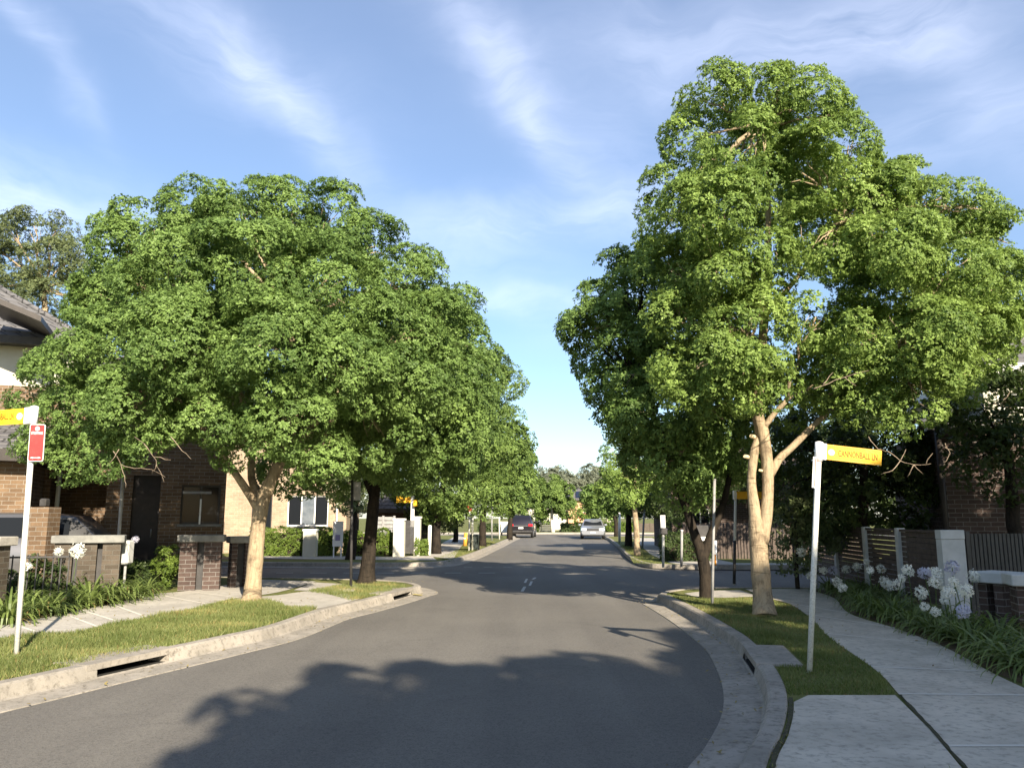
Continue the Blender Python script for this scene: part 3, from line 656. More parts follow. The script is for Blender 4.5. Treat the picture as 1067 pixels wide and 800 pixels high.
for (x, y, rr_) in ((782, 454.5, .028), (775.5, 475.5, .026), (791, 490, .018)):
    c = AT(x, y, D3 - .03); mb = MB(); mb.tube([c + Vector((.07, .03, -.01)), c + Vector((.02, 0, 0)), c + Vector((.004, -.022, .005))], [rr_ * 1.35, rr_ * 1.2, rr_ * 1.05], 10); mb.build('branch_stub', M['cut_wood'], kt)
b = g(736, 624); D4 = b.y
R2_stems = [[(*b[:2], GZ - .05, .145), (*AT(735, 600, D4), .115), (*AT(731, 577, D4), .10), (*AT(721, 548, D4), .085), (*AT(705, 500, D4), .07), (*AT(680, 430, D4), .045)],
            [(*AT(731, 585, D4), .1), (*AT(742, 555, D4), .08), (*AT(755, 520, D4), .06), (*AT(765, 470, D4), .04)]]
R2_lobes = [(648, 290, 22, 0), (666, 278, 22, .3), (625, 314, 21, 0), (612, 345, 18, 0), (625, 350, 30, -.6), (665, 320, 40, -.8), (622, 375, 18, 0), (648, 395, 30, -.6), (638, 425, 18, 0), (670, 380, 42, -1.2), (680, 430, 44, -1.0), (650, 455, 26, -.2), (700, 470, 40, -.7), (740, 440, 44, -.6), (758, 466, 30, -.2), (710, 500, 28, 0), (720, 360, 50, .8), (690, 420, 50, 1.2), (740, 470, 48, 1.2), (700, 290, 44, 1), (650, 350, 36, 1.2)]
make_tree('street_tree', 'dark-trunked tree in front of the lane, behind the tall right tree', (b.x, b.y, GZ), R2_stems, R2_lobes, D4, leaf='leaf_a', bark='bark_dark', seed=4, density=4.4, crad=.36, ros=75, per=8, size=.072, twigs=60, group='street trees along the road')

# trees beyond the side streets
def far_tree(label, px, py, lobes, stem, leaf, seed, bark='bark_dark', den=1.5, crad=.55, ros=34, size=.17, name='street_tree', group='street trees along the road', base_h=GZ, D=None, r=.16, cat='tree', twigs=0, base=None, depthk=1.0):
    p = base or G(px, py, base_h); D = D or p.y
    if D > 26: size *= .66; ros = int(ros * 1.5); per_ = 9
    if D > 55: crad = min(crad, .55 if D < 100 else 1.1); den *= 1.7; ros = int(ros * .6)
    st = [[(p.x, p.y, base_h - .05, r * 1.3)] + [(*AT(x, y, D), r * k) for (x, y), k in zip(stem, (1, .85, .6, .4))]]
    return make_tree(name, label, (p.x, p.y, base_h), st, lobes, D, leaf=leaf, bark=bark, seed=seed, density=den, crad=crad, ros=ros, size=size, twigs=twigs, group=group, cat=cat, depthk=depthk)
far_tree('leafy street tree with drooping crown behind the yellow corner sign', 455, 577, [(512, 382, 20, 0), (528, 396, 17, 0), (505, 400, 24, 0), (522, 418, 20, .5), (490, 395, 20, 0), (450, 425, 26, 0), (480, 430, 28, 0), (505, 425, 22, 0), (445, 460, 30, -.6), (475, 470, 34, -1), (505, 460, 28, -.4), (440, 495, 26, -.4), (465, 508, 26, -.8), (490, 500, 26, -.6), (515, 480, 22, 0), (450, 525, 16, 0), (475, 532, 14, -.2), (505, 520, 16, 0), (425, 470, 30, .5), (420, 505, 24, .5), (470, 460, 40, 1.6)], [(455, 550), (460, 520), (465, 490)], 'leaf_mid', 21)
far_tree('street tree behind the wheelie bin on the far left verge', 503, 569, [(518, 432, 16, 0), (531, 443, 14, 0), (537, 458, 12, 0), (510, 465, 22, -.4), (526, 480, 20, -.6), (538, 478, 12, 0), (515, 495, 22, -.4), (500, 515, 16, 0), (532, 503, 15, 0), (522, 520, 13, 0), (520, 480, 26, 1.6), (500, 490, 26, 1)], [(503, 545), (506, 520), (515, 490)], 'leaf_mid', 22, den=1.3, crad=.7, size=.26)
far_tree('street tree above the dark parked car on the far left', 531, 561.5, [(537, 472, 10, 0), (543, 485, 9, 0), (534, 492, 12, 0), (545, 503, 9, 0), (537, 514, 10, 0), (527, 518, 12, 0), (535, 500, 18, 2)], [(532, 540), (535, 520), (540, 500)], 'leaf_mid', 23, den=1.0, crad=.8, size=.32)
far_tree('round bright green tree at the end of the road', 575, 556, [(574, 508, 12, 0), (561, 516, 12, 0), (586, 516, 11, 0), (573, 524, 15, -1), (556, 530, 11, 0), (591, 529, 11, 0), (575, 534, 11, 0), (573, 520, 15, 2)], [(575, 545), (575, 535), (575, 525)], 'leaf_mid', 24, bark='bark_pale', den=.9, crad=.9, size=.36, base=Vector((AT(577, 556, 78).x, 79, GZ)), D=79)
far_tree('pale green bush-like tree beside the silver car at the road end', 612, 556, [(612, 536, 7, 0), (622, 531, 7, 0), (606, 541, 6, 0), (627, 535, 8, 0), (617, 537, 8, 1.5)], [(612, 545), (613, 540), (615, 530)], 'leaf_b', 25, den=.9, crad=.8, size=.34, base=Vector((AT(612, 556, 70).x + 1.2, 80, GZ)), D=80)
far_tree('young sunlit tree with slim pale trunk on the far right verge', 664, 579, [(640, 474, 17, 0), (660, 462, 16, 0), (680, 470, 18, 0), (635, 488, 12, 0), (648, 492, 20, -.5), (670, 490, 20, -.4), (640, 512, 15, -.2), (656, 515, 12, -.2), (690, 495, 18, 0), (660, 490, 22, 1)], [(663, 550), (661, 525), (665, 505)], 'leaf_b', 26, bark='bark_tan', den=1.9, crad=.42, ros=22, size=.17, r=.11)
far_tree('shady street tree with dark trunk further along the far right verge', 655, 569, [(625, 520, 10, 0), (643, 520, 14, 0), (657, 528, 11, 0), (670, 515, 16, 0), (690, 520, 16, 0), (650, 505, 18, 1)], [(655, 550), (655, 540), (655, 525)], 'leaf_a', 27, den=1.3, crad=.7, size=.26)
for i, (px, Dd, lab) in enumerate(((628, 62, 'tree standing behind the silver car on the right side'), )):
    c = AT(px + 14, 545, Dd)
    far_tree(lab, 0, 0, [(px, 525, 9, 0), (px + 8, 515, 10, 0), (px + 18, 520, 12, 0), (px + 10, 532, 10, 0), (px + 24, 530, 10, 0)], [(px + 14, 545), (px + 12, 535), (px + 12, 525)], 'leaf_a', 28 + i, den=1.0, crad=.8, size=.32, base=Vector((c.x, Dd, GZ)), D=Dd)
# background trees -----------------------------------------------------------
rnd = random.Random(4)
DG = 42
far_tree('open-crowned grey green gum tree rising behind the left tiled roof', 0, 0, [(10, 240, 24, 0), (35, 235, 20, 0), (58, 240, 20, 0), (85, 262, 16, 0), (-15, 255, 30, 0), (20, 275, 28, -.5), (55, 275, 28, -.5), (85, 290, 20, 0), (95, 315, 24, 0), (60, 315, 30, -.5), (20, 310, 26, 0), (-25, 300, 30, 0), (120, 330, 24, 0), (130, 290, 20, .5)],
         [(60, 420), (50, 350), (45, 300)], 'leaf_gum', 31, bark='bark_tan', den=1.7, crad=.62, ros=34, size=.17, name='gum_tree', group='trees behind the houses', base=Vector((AT(60, 500, DG).x, DG, GZ)), D=DG, r=.2)
gum = []
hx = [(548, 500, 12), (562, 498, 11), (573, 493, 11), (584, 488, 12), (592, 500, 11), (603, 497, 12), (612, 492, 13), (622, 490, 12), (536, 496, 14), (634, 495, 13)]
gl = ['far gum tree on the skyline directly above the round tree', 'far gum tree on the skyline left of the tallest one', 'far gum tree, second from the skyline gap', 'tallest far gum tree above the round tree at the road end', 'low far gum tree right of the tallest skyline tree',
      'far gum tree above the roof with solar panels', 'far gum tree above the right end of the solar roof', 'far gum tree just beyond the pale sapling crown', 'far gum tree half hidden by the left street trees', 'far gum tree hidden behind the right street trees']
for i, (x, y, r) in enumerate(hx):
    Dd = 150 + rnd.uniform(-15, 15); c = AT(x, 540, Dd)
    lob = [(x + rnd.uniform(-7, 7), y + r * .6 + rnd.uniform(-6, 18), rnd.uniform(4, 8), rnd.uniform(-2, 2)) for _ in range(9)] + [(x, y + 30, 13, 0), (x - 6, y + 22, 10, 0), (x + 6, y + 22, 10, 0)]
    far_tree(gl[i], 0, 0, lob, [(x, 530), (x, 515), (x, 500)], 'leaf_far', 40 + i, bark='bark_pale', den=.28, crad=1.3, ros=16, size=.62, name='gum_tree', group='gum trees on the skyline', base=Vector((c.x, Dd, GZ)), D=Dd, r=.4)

# dark trees and shrubs in the right hand gardens
def garden(label, base, D, lobes, stem, leaf='leaf_dark', seed=50, name='garden_tree', **k):
    far_tree(label, 0, 0, lobes, stem, leaf, seed, name=name, group='garden trees behind the right fence', base=Vector(base), D=D, den=k.pop('den', 2.6), crad=k.pop('crad', .4), ros=k.pop('ros', 24), size=k.pop('size', .12), r=k.pop('r', .12), twigs=k.pop('twigs', 20), **k)
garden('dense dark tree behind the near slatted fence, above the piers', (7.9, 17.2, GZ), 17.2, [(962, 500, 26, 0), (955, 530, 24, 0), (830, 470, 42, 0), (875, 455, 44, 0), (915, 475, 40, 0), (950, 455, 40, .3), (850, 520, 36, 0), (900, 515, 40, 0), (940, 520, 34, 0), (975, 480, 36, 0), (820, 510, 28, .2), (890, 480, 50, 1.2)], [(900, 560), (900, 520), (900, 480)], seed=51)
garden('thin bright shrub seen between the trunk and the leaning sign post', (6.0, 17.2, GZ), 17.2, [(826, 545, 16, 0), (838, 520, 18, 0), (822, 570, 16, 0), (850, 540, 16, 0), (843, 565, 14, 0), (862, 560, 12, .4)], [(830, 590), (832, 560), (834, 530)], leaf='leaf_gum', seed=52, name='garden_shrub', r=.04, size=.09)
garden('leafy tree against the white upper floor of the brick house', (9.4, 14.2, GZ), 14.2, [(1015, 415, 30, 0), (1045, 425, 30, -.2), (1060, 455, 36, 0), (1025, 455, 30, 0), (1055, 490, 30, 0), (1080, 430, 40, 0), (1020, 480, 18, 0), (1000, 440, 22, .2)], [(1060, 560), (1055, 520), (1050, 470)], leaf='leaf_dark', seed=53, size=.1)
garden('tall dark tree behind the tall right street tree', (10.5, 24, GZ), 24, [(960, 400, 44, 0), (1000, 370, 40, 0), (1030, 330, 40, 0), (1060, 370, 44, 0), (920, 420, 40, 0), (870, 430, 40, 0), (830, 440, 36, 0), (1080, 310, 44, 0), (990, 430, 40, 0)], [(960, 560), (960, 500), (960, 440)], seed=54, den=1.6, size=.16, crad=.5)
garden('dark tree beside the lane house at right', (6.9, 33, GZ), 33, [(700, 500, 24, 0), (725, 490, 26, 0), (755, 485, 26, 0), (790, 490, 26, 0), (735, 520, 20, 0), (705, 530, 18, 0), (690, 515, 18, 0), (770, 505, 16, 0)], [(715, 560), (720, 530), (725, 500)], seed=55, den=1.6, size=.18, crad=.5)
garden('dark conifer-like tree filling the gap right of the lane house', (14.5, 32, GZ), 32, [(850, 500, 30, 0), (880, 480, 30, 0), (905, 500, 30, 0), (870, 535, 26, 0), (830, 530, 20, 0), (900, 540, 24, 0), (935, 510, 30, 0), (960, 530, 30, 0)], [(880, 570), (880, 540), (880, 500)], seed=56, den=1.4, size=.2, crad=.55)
# left background masses of the far left block
def lgarden(label, base, D, lobes, stem, seed, leaf='leaf_dark', **k):
    far_tree(label, 0, 0, lobes, stem, leaf, seed, name='garden_tree', group='garden trees on the far left block', base=Vector(base), D=D, den=1.3, crad=.6, ros=22, size=.22, r=.15, **k)
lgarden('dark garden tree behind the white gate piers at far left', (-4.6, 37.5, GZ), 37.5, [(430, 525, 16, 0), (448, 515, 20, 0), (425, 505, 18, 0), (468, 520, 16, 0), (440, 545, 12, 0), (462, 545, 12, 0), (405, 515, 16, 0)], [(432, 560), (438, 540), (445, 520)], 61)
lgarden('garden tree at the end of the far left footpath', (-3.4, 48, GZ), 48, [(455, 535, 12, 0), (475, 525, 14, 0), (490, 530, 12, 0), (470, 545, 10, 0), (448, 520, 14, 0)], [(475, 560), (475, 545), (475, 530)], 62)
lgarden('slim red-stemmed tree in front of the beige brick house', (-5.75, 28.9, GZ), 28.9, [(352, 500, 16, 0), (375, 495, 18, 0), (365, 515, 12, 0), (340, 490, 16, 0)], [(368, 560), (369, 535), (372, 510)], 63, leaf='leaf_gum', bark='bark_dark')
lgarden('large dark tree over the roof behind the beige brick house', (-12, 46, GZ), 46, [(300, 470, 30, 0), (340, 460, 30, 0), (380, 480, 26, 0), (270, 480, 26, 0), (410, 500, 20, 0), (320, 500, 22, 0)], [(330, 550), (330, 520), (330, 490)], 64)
# shade trees behind the photographer ------------------------------------------
B1 = [((4.6, -6.4, 5.6), 1.9), ((3.0, -6.0, 5.2), 1.6), ((6.2, -6.6, 5.6), 1.9), ((4.4, -7.6, 6.8), 1.6), ((5.6, -5.4, 5.8), 1.5), ((3.6, -8.6, 5.6), 1.7), ((7.2, -7.0, 6.4), 1.8), ((5.6, -6.6, 7.2), 1.5), ((4.8, -8, 5), 1.9), ((7.6, -5.6, 5.2), 1.5), ((7.4, -8.4, 7.2), 1.5), ((3.9, -6.8, 8.3), .4), ((6.6, -6.4, 8.5), .45), ((7.8, -6.8, 8.3), .4), ((5.0, -7, 8.6), .35), ((2.9, -6.4, 7.3), .4), ((1.7, -6.8, 6.3), .4), ((1.3, -7, 5.2), .35), ((2.2, -7.6, 5.9), .5)]
make_tree('street_tree', 'street tree behind the photographer shading the near asphalt', (4.8, -7, GZ), [[(4.8, -7, 0, .25), (4.8, -7, 1.5, .18), (4.9, -7, 3.2, .15), (4.8, -6.9, 4.5, .1)]], [((p[0] + .5, p[1] - .1, p[2]), q * .95) for p, q in B1], 20, px=False, density=6.5, inner=.45, crad=.36, ros=26, size=.15, twigs=0, seed=71, leaf='leaf_a', cat='tree', group='street trees along the road')
B2 = [((10.4, -2.5, 5.4), 2.0), ((9.0, -3.5, 6.2), 1.7), ((11.5, -1.5, 6), 2.2), ((9.8, -1.0, 5.0), 1.7), ((9.2, -4.6, 7), 1.6), ((8.6, -5.4, 5.8), 1.6), ((10.6, -3.2, 7.4), 1.7), ((12.6, -.6, 7.0), 2.0), ((12.4, 1.2, 6), 1.9)]
make_tree('garden_tree', 'tall garden tree behind the photographer shading the near footpath', (10.4, -2.6, GZ), [[(10.4, -2.6, 0, .2), (10.4, -2.6, 1.5, .15), (10.4, -2.7, 4.2, .1)]], B2, 20, px=False, density=1.8, inner=.3, crad=.6, ros=46, size=.2, twigs=0, seed=72, leaf='leaf_dark', cat='tree')
B3 = [((10.9, 4.8, 4.6), 2.0), ((12.4, 5.6, 5.4), 2.0), ((10.6, 6.2, 5.2), 1.5), ((11.8, 3.6, 5.6), 1.8), ((11.2, 5, 6.4), 1.5), ((13.2, 7, 5), 1.9)]
make_tree('garden_tree', 'garden tree beyond the right picture edge shading the agapanthus bed', (11.4, 5, GZ), [[(11.4, 5, 0, .16), (11.4, 5, 1.5, .12), (11.4, 5, 3.6, .08)]], B3, 20, px=False, density=2.0, inner=.3, crad=.6, ros=46, size=.2, twigs=0, seed=73, leaf='leaf_dark', cat='tree')

# ------------------------------------------------------------ agapanthus and hedges
def strap_leaves(rng, n, ln, wd, spread=1.0):
    S = 6; Vs, T = [], []
    az = rng.uniform(0, 2 * np.pi, n); el = rng.uniform(.5, 1.35, n); L_ = ln * rng.uniform(.6, 1.15, n); w = wd * rng.uniform(.7, 1.2, n)
    r0 = rng.uniform(0, .10, n); tone = np.clip(rng.normal(.5, .25, n), 0, 1)
    p = np.column_stack([np.cos(az) * r0, np.sin(az) * r0, np.zeros(n)])
    side = np.column_stack([-np.sin(az), np.cos(az), np.zeros(n)])
    cur = el.copy(); droop = rng.uniform(.18, .42, n) * spread
    for k in range(S):
        d = np.column_stack([np.cos(az) * np.cos(cur), np.sin(az) * np.cos(cur), np.sin(cur)])
        q = p + d * (L_ / S)[:, None]; w0 = w * (1 - (k / S) ** 2.5) * (.6 + .4 * min(1, k + .5)); w1 = w * (1 - ((k + 1) / S) ** 2.5)
        Vs.append(np.stack([p - side * w0[:, None], q - side * w1[:, None], q + side * w1[:, None], p + side * w0[:, None]], 1)); T.append(tone)
        p = q; cur = cur - droop * (1 + k * .25)
    return np.concatenate(Vs), np.concatenate(T)
protos = []
for k in range(4):
    rng = np.random.default_rng(100 + k)
    V, T = strap_leaves(rng, 85, .66, .017); o = np_mesh('leaves', V, 4, [M['strap']], None, T)
    V2, T2 = strap_leaves(rng, 9, .45, .011, 1.4); o2 = np_mesh('dry_leaves', V2 - np.array([0, 0, .01]), 4, [M['strap_dry']], None, T2)
    protos.append((o.data, o2.data)); bpy.data.objects.remove(o); bpy.data.objects.remove(o2)
def head_mesh(m, seed, r=.095):
    rng = np.random.default_rng(seed); n = 46; u = rdir(rng, n); P = u * r * rng.uniform(.72, 1, (n, 1))
    V, T = leaves_from(rng, P, u, 6, .038, np.full(n, .6), wid=.5)
    c = np.zeros((14, 3)); w = rdir(rng, 14)
    o = np_mesh('flower_head', V, 4, [M[m]], None, T); d = o.data; bpy.data.objects.remove(o); return d
heads = [head_mesh('petal', 200 + k) for k in range(3)] + [head_mesh('petal_blue', 210)]
def agapanthus(p, label, group, flowers=(), sc=1.0, rz=0, kind=0, dry=True):
    t = thing('agapanthus', label, 'plant', (p[0], p[1], GZ), group)
    for nm, d in (('leaves', protos[kind][0]), ('dry_leaves', protos[kind][1]))[:2 if dry else 1]:
        o = bpy.data.objects.new(nm, d); COL.objects.link(o); o.parent = t; o.scale = (sc, sc, sc); o.rotation_euler.z = rz
    for (c, r, blue) in flowers:
        o = bpy.data.objects.new('flower_head', heads[3 if blue else random.randrange(3)]); COL.objects.link(o); o.parent = t
        o.location = Vector(c) - t.location; k = r / .1; o.scale = (k, k, k * .92); o.rotation_euler = (random.random(), random.random(), random.random() * 6)
        mb = MB(); a = t.location + Vector((random.uniform(-.05, .05), random.uniform(-.05, .05), 0)); c = Vector(c); m_ = a.lerp(c, .5) + Vector((random.uniform(-.04, .04), 0, .03))
        mb.tube([a, m_, c], [.008, .007, .006], 6); mb.build('stalk', M['strap'], t)
# left bed
Lp = [(8, 650, 'yellowing clump at the left picture edge'), (28, 643, 'clump right behind the left sign post'), (50, 639, 'clump second right of the left sign post'), (72, 635, 'clump below the big white flower head'), (92, 632, 'clump in the middle of the left bed'), (112, 628.5, 'clump before the capped brick piers'), (132, 625, 'second last clump toward the doorway'), (150, 621, 'last clump at the far end of the left bed'),
      (20, 638, 'clump at the near fence corner'), (42, 632, 'clump touching the picket fence'), (62, 628, 'clump at the far end of the picket fence'), (84, 625, 'clump behind the big white flower head'), (104, 622, 'clump against the capped wall'), (124, 619, 'clump below the pale letterbox')]
fl_left = {3: [((81, 574), .135, 0)], 10: [((61, 575), .09, 0)], 8: [((28, 590), .08, 0)], 13: [((141, 562), .08, 1)]}
for i, (x, y, w) in enumerate(Lp):
    p = G(x, y, GZ); fl = [(AT(q[0], q[1], p.y), r, bl) for q, r, bl in fl_left.get(i, [])]
    agapanthus(p, 'sunlit agapanthus, ' + w, 'agapanthus in the left bed', fl, random.uniform(1.1, 1.35), random.uniform(0, 6), i % 4)
# right bed: two rows
near_edge = catmull([(4.95, 7.2), g2(1040, 700), g2(985, 673.6), g2(937, 654.6), g2(887, 638.6), (6.05, 15.3), (6.15, 17)], 8)
rowpts = []
for off_, step in ((-.28, .52), (-.75, .62)):
    ln = offset(near_edge, off_); acc = 0; last = ln[0]
    rowpts.append((ln[0], off_))
    for p in ln[1:]:
        if (p - last).length > step and p.y > 6.9: rowpts.append((p, off_)); last = p
FH = [(858, 594, 0), (878, 612, 0), (872, 606, 0), (893, 590, 0), (907, 594, 0), (903, 585, 0), (928, 610, 0), (922, 606, 0), (935, 609, 0), (946, 594, 0), (963, 597, 1), (974, 597, 0), (992, 591, 1), (960, 617, 0), (975, 606, 0), (984, 625, 0), (994, 606, 0), (1014, 600, 0), (1005, 615, 0), (964, 632, 0), (975, 637, 0), (1003, 637, 1), (835, 575, 0), (828, 579, 0), (822, 586, 0), (815, 592, 0), (845, 600, 0), (868, 594, 1), (882, 593, 0), (918, 592, 0), (940, 602, 0), (988, 617, 0)]
assign = {i: [] for i in range(len(rowpts))}
for (x, y, bl) in FH:
    u = (x - SX / 2) / F; best = None
    for i, (p, _) in enumerate(rowpts):
        z = AT(x, y, p.y); dx = abs(z.x - p.x)
        if dx < .6 and .45 < z.z - 0 < 1.5 and (best is None or len(assign[i]) * .2 + dx < best[0]): best = (len(assign[i]) * .2 + dx, i, z)
    if best: assign[best[1]].append((best[2], random.choice((.065, .08, .088, .096, .104)), bl))
ords = ['first', 'second', 'third', 'fourth', 'fifth', 'sixth', 'seventh', 'eighth', 'ninth', 'tenth', 'eleventh', 'twelfth', 'thirteenth', 'fourteenth', 'fifteenth', 'sixteenth', 'seventeenth', 'eighteenth', 'nineteenth', 'twentieth', 'twenty-first', 'twenty-second']
cnt = {}
for i, (p, off_) in enumerate(rowpts):
    row = 'row edging the footpath' if off_ > -.5 else 'row under the fence'
    k = cnt.get(row, 0); cnt[row] = k + 1
    n = len(assign[i]); d = 'leafy agapanthus clump' if n == 0 else ('agapanthus with one flower head' if n == 1 else 'agapanthus with %s flower heads' % ['', '', 'two', 'three', 'four', 'five', 'six', 'seven'][min(n, 7)])
    agapanthus((p.x, p.y), '%s, %s in the %s' % (d, ords[min(k, 21)], row), 'agapanthus in the right bed', assign[i], random.uniform(.95, 1.25) if p.y < 9 else random.uniform(.85, 1.1), random.uniform(0, 6), i % 4, dry=False)
def hedge(name, label, fr, s0, s1, d0, d1, z1, leaf='hedge', dens=420, size=.06, seed=5, cat='hedge', group=None):
    rng = np.random.default_rng(seed); vol = (s1 - s0) * (z1 - GZ) * 2 + (s1 - s0) * (d1 - d0) + (d1 - d0) * (z1 - GZ) * 2; n = int(vol * dens)
    c0 = fr.w((s0 + s1) / 2, (d0 + d1) / 2, GZ); t = thing(name, label, cat, c0, group)
    q = rng.uniform(0, 1, (n, 3)); f = rng.integers(0, 5, n); nn = np.zeros((n, 3))
    for k, (ax, v, nv) in enumerate(((1, 0, (0, -1, 0)), (2, 1, (0, 0, 1)), (0, 0, (-1, 0, 0)), (0, 1, (1, 0, 0)), (1, 0, (0, -1, 0)))):
        m_ = f == k; q[m_, ax] = v; nn[m_] = nv
    q += rng.normal(0, .02, (n, 3)); s = s0 + q[:, 0] * (s1 - s0); d = d0 + q[:, 1] * (d1 - d0); z = GZ + q[:, 2] * (z1 - GZ)
    b_ = .06 * np.sin(s * 5) + .05 * np.sin(s * 11 + 1) + .04 * np.sin(z * 9 + s * 3)
    d = d - b_; z = z + b_ * (f == 1)
    u = np.array([fr.u.x, fr.u.y, 0]); v = np.array([fr.v.x, fr.v.y, 0]); o = np.array([fr.o.x, fr.o.y, 0])
    P = o + s[:, None] * u + d[:, None] * v + z[:, None] * np.array([0, 0, 1.])
    Nn = unit(nn[:, :1] * u + nn[:, 1:2] * v + nn[:, 2:] * np.array([0, 0, 1.]) + rng.normal(0, .35, (n, 3)) + np.array([0, 0, .3]))
    V, T = leaves_from(rng, P, Nn, 6, size, rng.normal(.5, .2, n)); np_mesh('foliage', V, 4, [M[leaf]], t, T)
    mb = MB(fr); mb.box(s0 + .12, s1 - .12, d0 + .12, d1 - .1, GZ, z1 - .15); mb.build('branches', M['bark_dark'], t)
    return t

# ============================================================ HOUSES
def wall(mb, s0, s1, z0, z1, opens, d=0, rev=.14):
    xs = sorted({s0, s1, *[o[0] for o in opens], *[o[1] for o in opens]}); zs = sorted({z0, z1, *[o[2] for o in opens], *[o[3] for o in opens]})
    for i in range(len(xs) - 1):
        for j in range(len(zs) - 1):
            cx, cz = (xs[i] + xs[i + 1]) / 2, (zs[j] + zs[j + 1]) / 2
            if any(o[0] < cx < o[1] and o[2] < cz < o[3] for o in opens): continue
            mb.face([(xs[i], d, zs[j]), (xs[i + 1], d, zs[j]), (xs[i + 1], d, zs[j + 1]), (xs[i], d, zs[j + 1])])
    for a, b, c, e in opens:
        mb.face([(a, d, c), (a, d + rev, c), (a, d + rev, e), (a, d, e)]); mb.face([(b, d + rev, c), (b, d, c), (b, d, e), (b, d + rev, e)])
        mb.face([(a, d, e), (a, d + rev, e), (b, d + rev, e), (b, d, e)]); mb.face([(a, d + rev, c), (a, d, c), (b, d, c), (b, d + rev, c)])
def body(fr, root, name, m, s0, s1, z0, z1, depth, opens=(), d0=0, rev=.14):
    mb = MB(fr); wall(mb, s0, s1, z0, z1, list(opens), d0, rev)
    mb.face([(s1, d0, z0), (s1, d0 + depth, z0), (s1, d0 + depth, z1), (s1, d0, z1)]); mb.face([(s0, d0 + depth, z0), (s0, d0, z0), (s0, d0, z1), (s0, d0 + depth, z1)])
    mb.face([(s1, d0 + depth, z0), (s0, d0 + depth, z0), (s0, d0 + depth, z1), (s1, d0 + depth, z1)])
    return mb.build(name, m, root)
def window(fr, root, a, b, c, e, n=2, d=.1, frame='white', glass='glass', inner='curtain', blind=False):
    mb = MB(fr); w = .05
    mb.box(a, b, d - .03, d + .03, c, c + w); mb.box(a, b, d - .03, d + .03, e - w, e)
    for k in range(n + 1):
        x = a + (b - a - w) * k / n; mb.box(x, x + w, d - .028, d + .028, c + w, e - w)
    o = mb.build('window', M[frame], root)
    for k in range(n):
        x = a + (b - a - w) * k / n; mb = MB(fr); mb.face([(x + w, d, c + w), (x + (b - a - w) / n, d, c + w), (x + (b - a - w) / n, d, e - w), (x + w, d, e - w)])
        mb.build('pane', M[inner if k == 1 and n == 3 else glass], o)
    mb = MB(fr); mb.box(a - .06, b + .06, -.05, d - .035, c - .06, c - .003); mb.build('sill', M['concrete_cap'], o)
    return o
def hiproof(fr, root, s0, s1, d0, d1, z0, h, m='tile', fascia='charcoal', over=.45):
    s0 -= over; s1 += over; d0 -= over; d1 += over; w = min(s1 - s0, d1 - d0) / 2; mb = MB(fr)
    if s1 - s0 >= d1 - d0: r0, r1 = (s0 + w, (d0 + d1) / 2, z0 + h), (s1 - w, (d0 + d1) / 2, z0 + h)
    else: r0, r1 = ((s0 + s1) / 2, d0 + w, z0 + h), ((s0 + s1) / 2, d1 - w, z0 + h)
    A, B, C_, D_ = (s0, d0, z0), (s1, d0, z0), (s1, d1, z0), (s0, d1, z0)
    # courses as stepped tile rows, per hip face
    def slope(P, Q, R_, S_):
        P, Q, R_, S_ = map(Vector, (P, Q, R_, S_)); ln = ((R_ + S_) / 2 - (P + Q) / 2).length; n = max(3, int(ln / .33)); up = Vector((0, 0, .022))
        for k in range(n):
            a, b = P.lerp(S_, k / n), Q.lerp(R_, k / n); c, d = Q.lerp(R_, (k + 1) / n), P.lerp(S_, (k + 1) / n)
            u0 = a.x if abs((Q - P).x) > abs((Q - P).y) else a.y; u1 = b.x if abs((Q - P).x) > abs((Q - P).y) else b.y
            mb.face([a + up, b + up, c, d], uvs=[(u0, k * .32), (u1, k * .32), (u1, k * .32 + .31), (u0, k * .32 + .31)]); mb.face([a, b, b + up, a + up])
    if s1 - s0 >= d1 - d0: slope(A, B, r1, r0); slope(C_, D_, r0, r1); slope(B, C_, r1, r1); slope(D_, A, r0, r0)
    else: slope(A, B, r0, r0); slope(B, C_, r1, r0); slope(C_, D_, r1, r1); slope(D_, A, r0, r1)
    o = mb.build('roof', M[m], root)
    mb = MB(fr); 
    mb.tube([Vector(A) + Vector((0, 0, .02)), Vector(r0) + Vector((0, 0, .03))], .07, 6); mb.build('hip_cap', M[m], o); mb = MB(fr); mb.tube([Vector(B) + Vector((0, 0, .02)), Vector(r1) + Vector((0, 0, .03))], .07, 6)
    mb.build('hip_cap', M[m], o)
    mb = MB(fr); z = z0 - .16
    mb.box(s0 - .1, s1 + .1, d0 - .1, d0 + .02, z, z0 + .03); mb.box(s0 - .1, s0 + .02, d0 + .021, d1, z, z0 + .03); mb.box(s1 - .02, s1 + .1, d0 + .021, d1, z, z0 + .03)
    mb.face([(s0, d0, z + .02), (s1, d0, z + .02), (s1, d1, z + .02), (s0, d1, z + .02)])
    mb.build('gutter', M[fascia], o); return o

def X0(px, D): return AT(px, 540, D).x
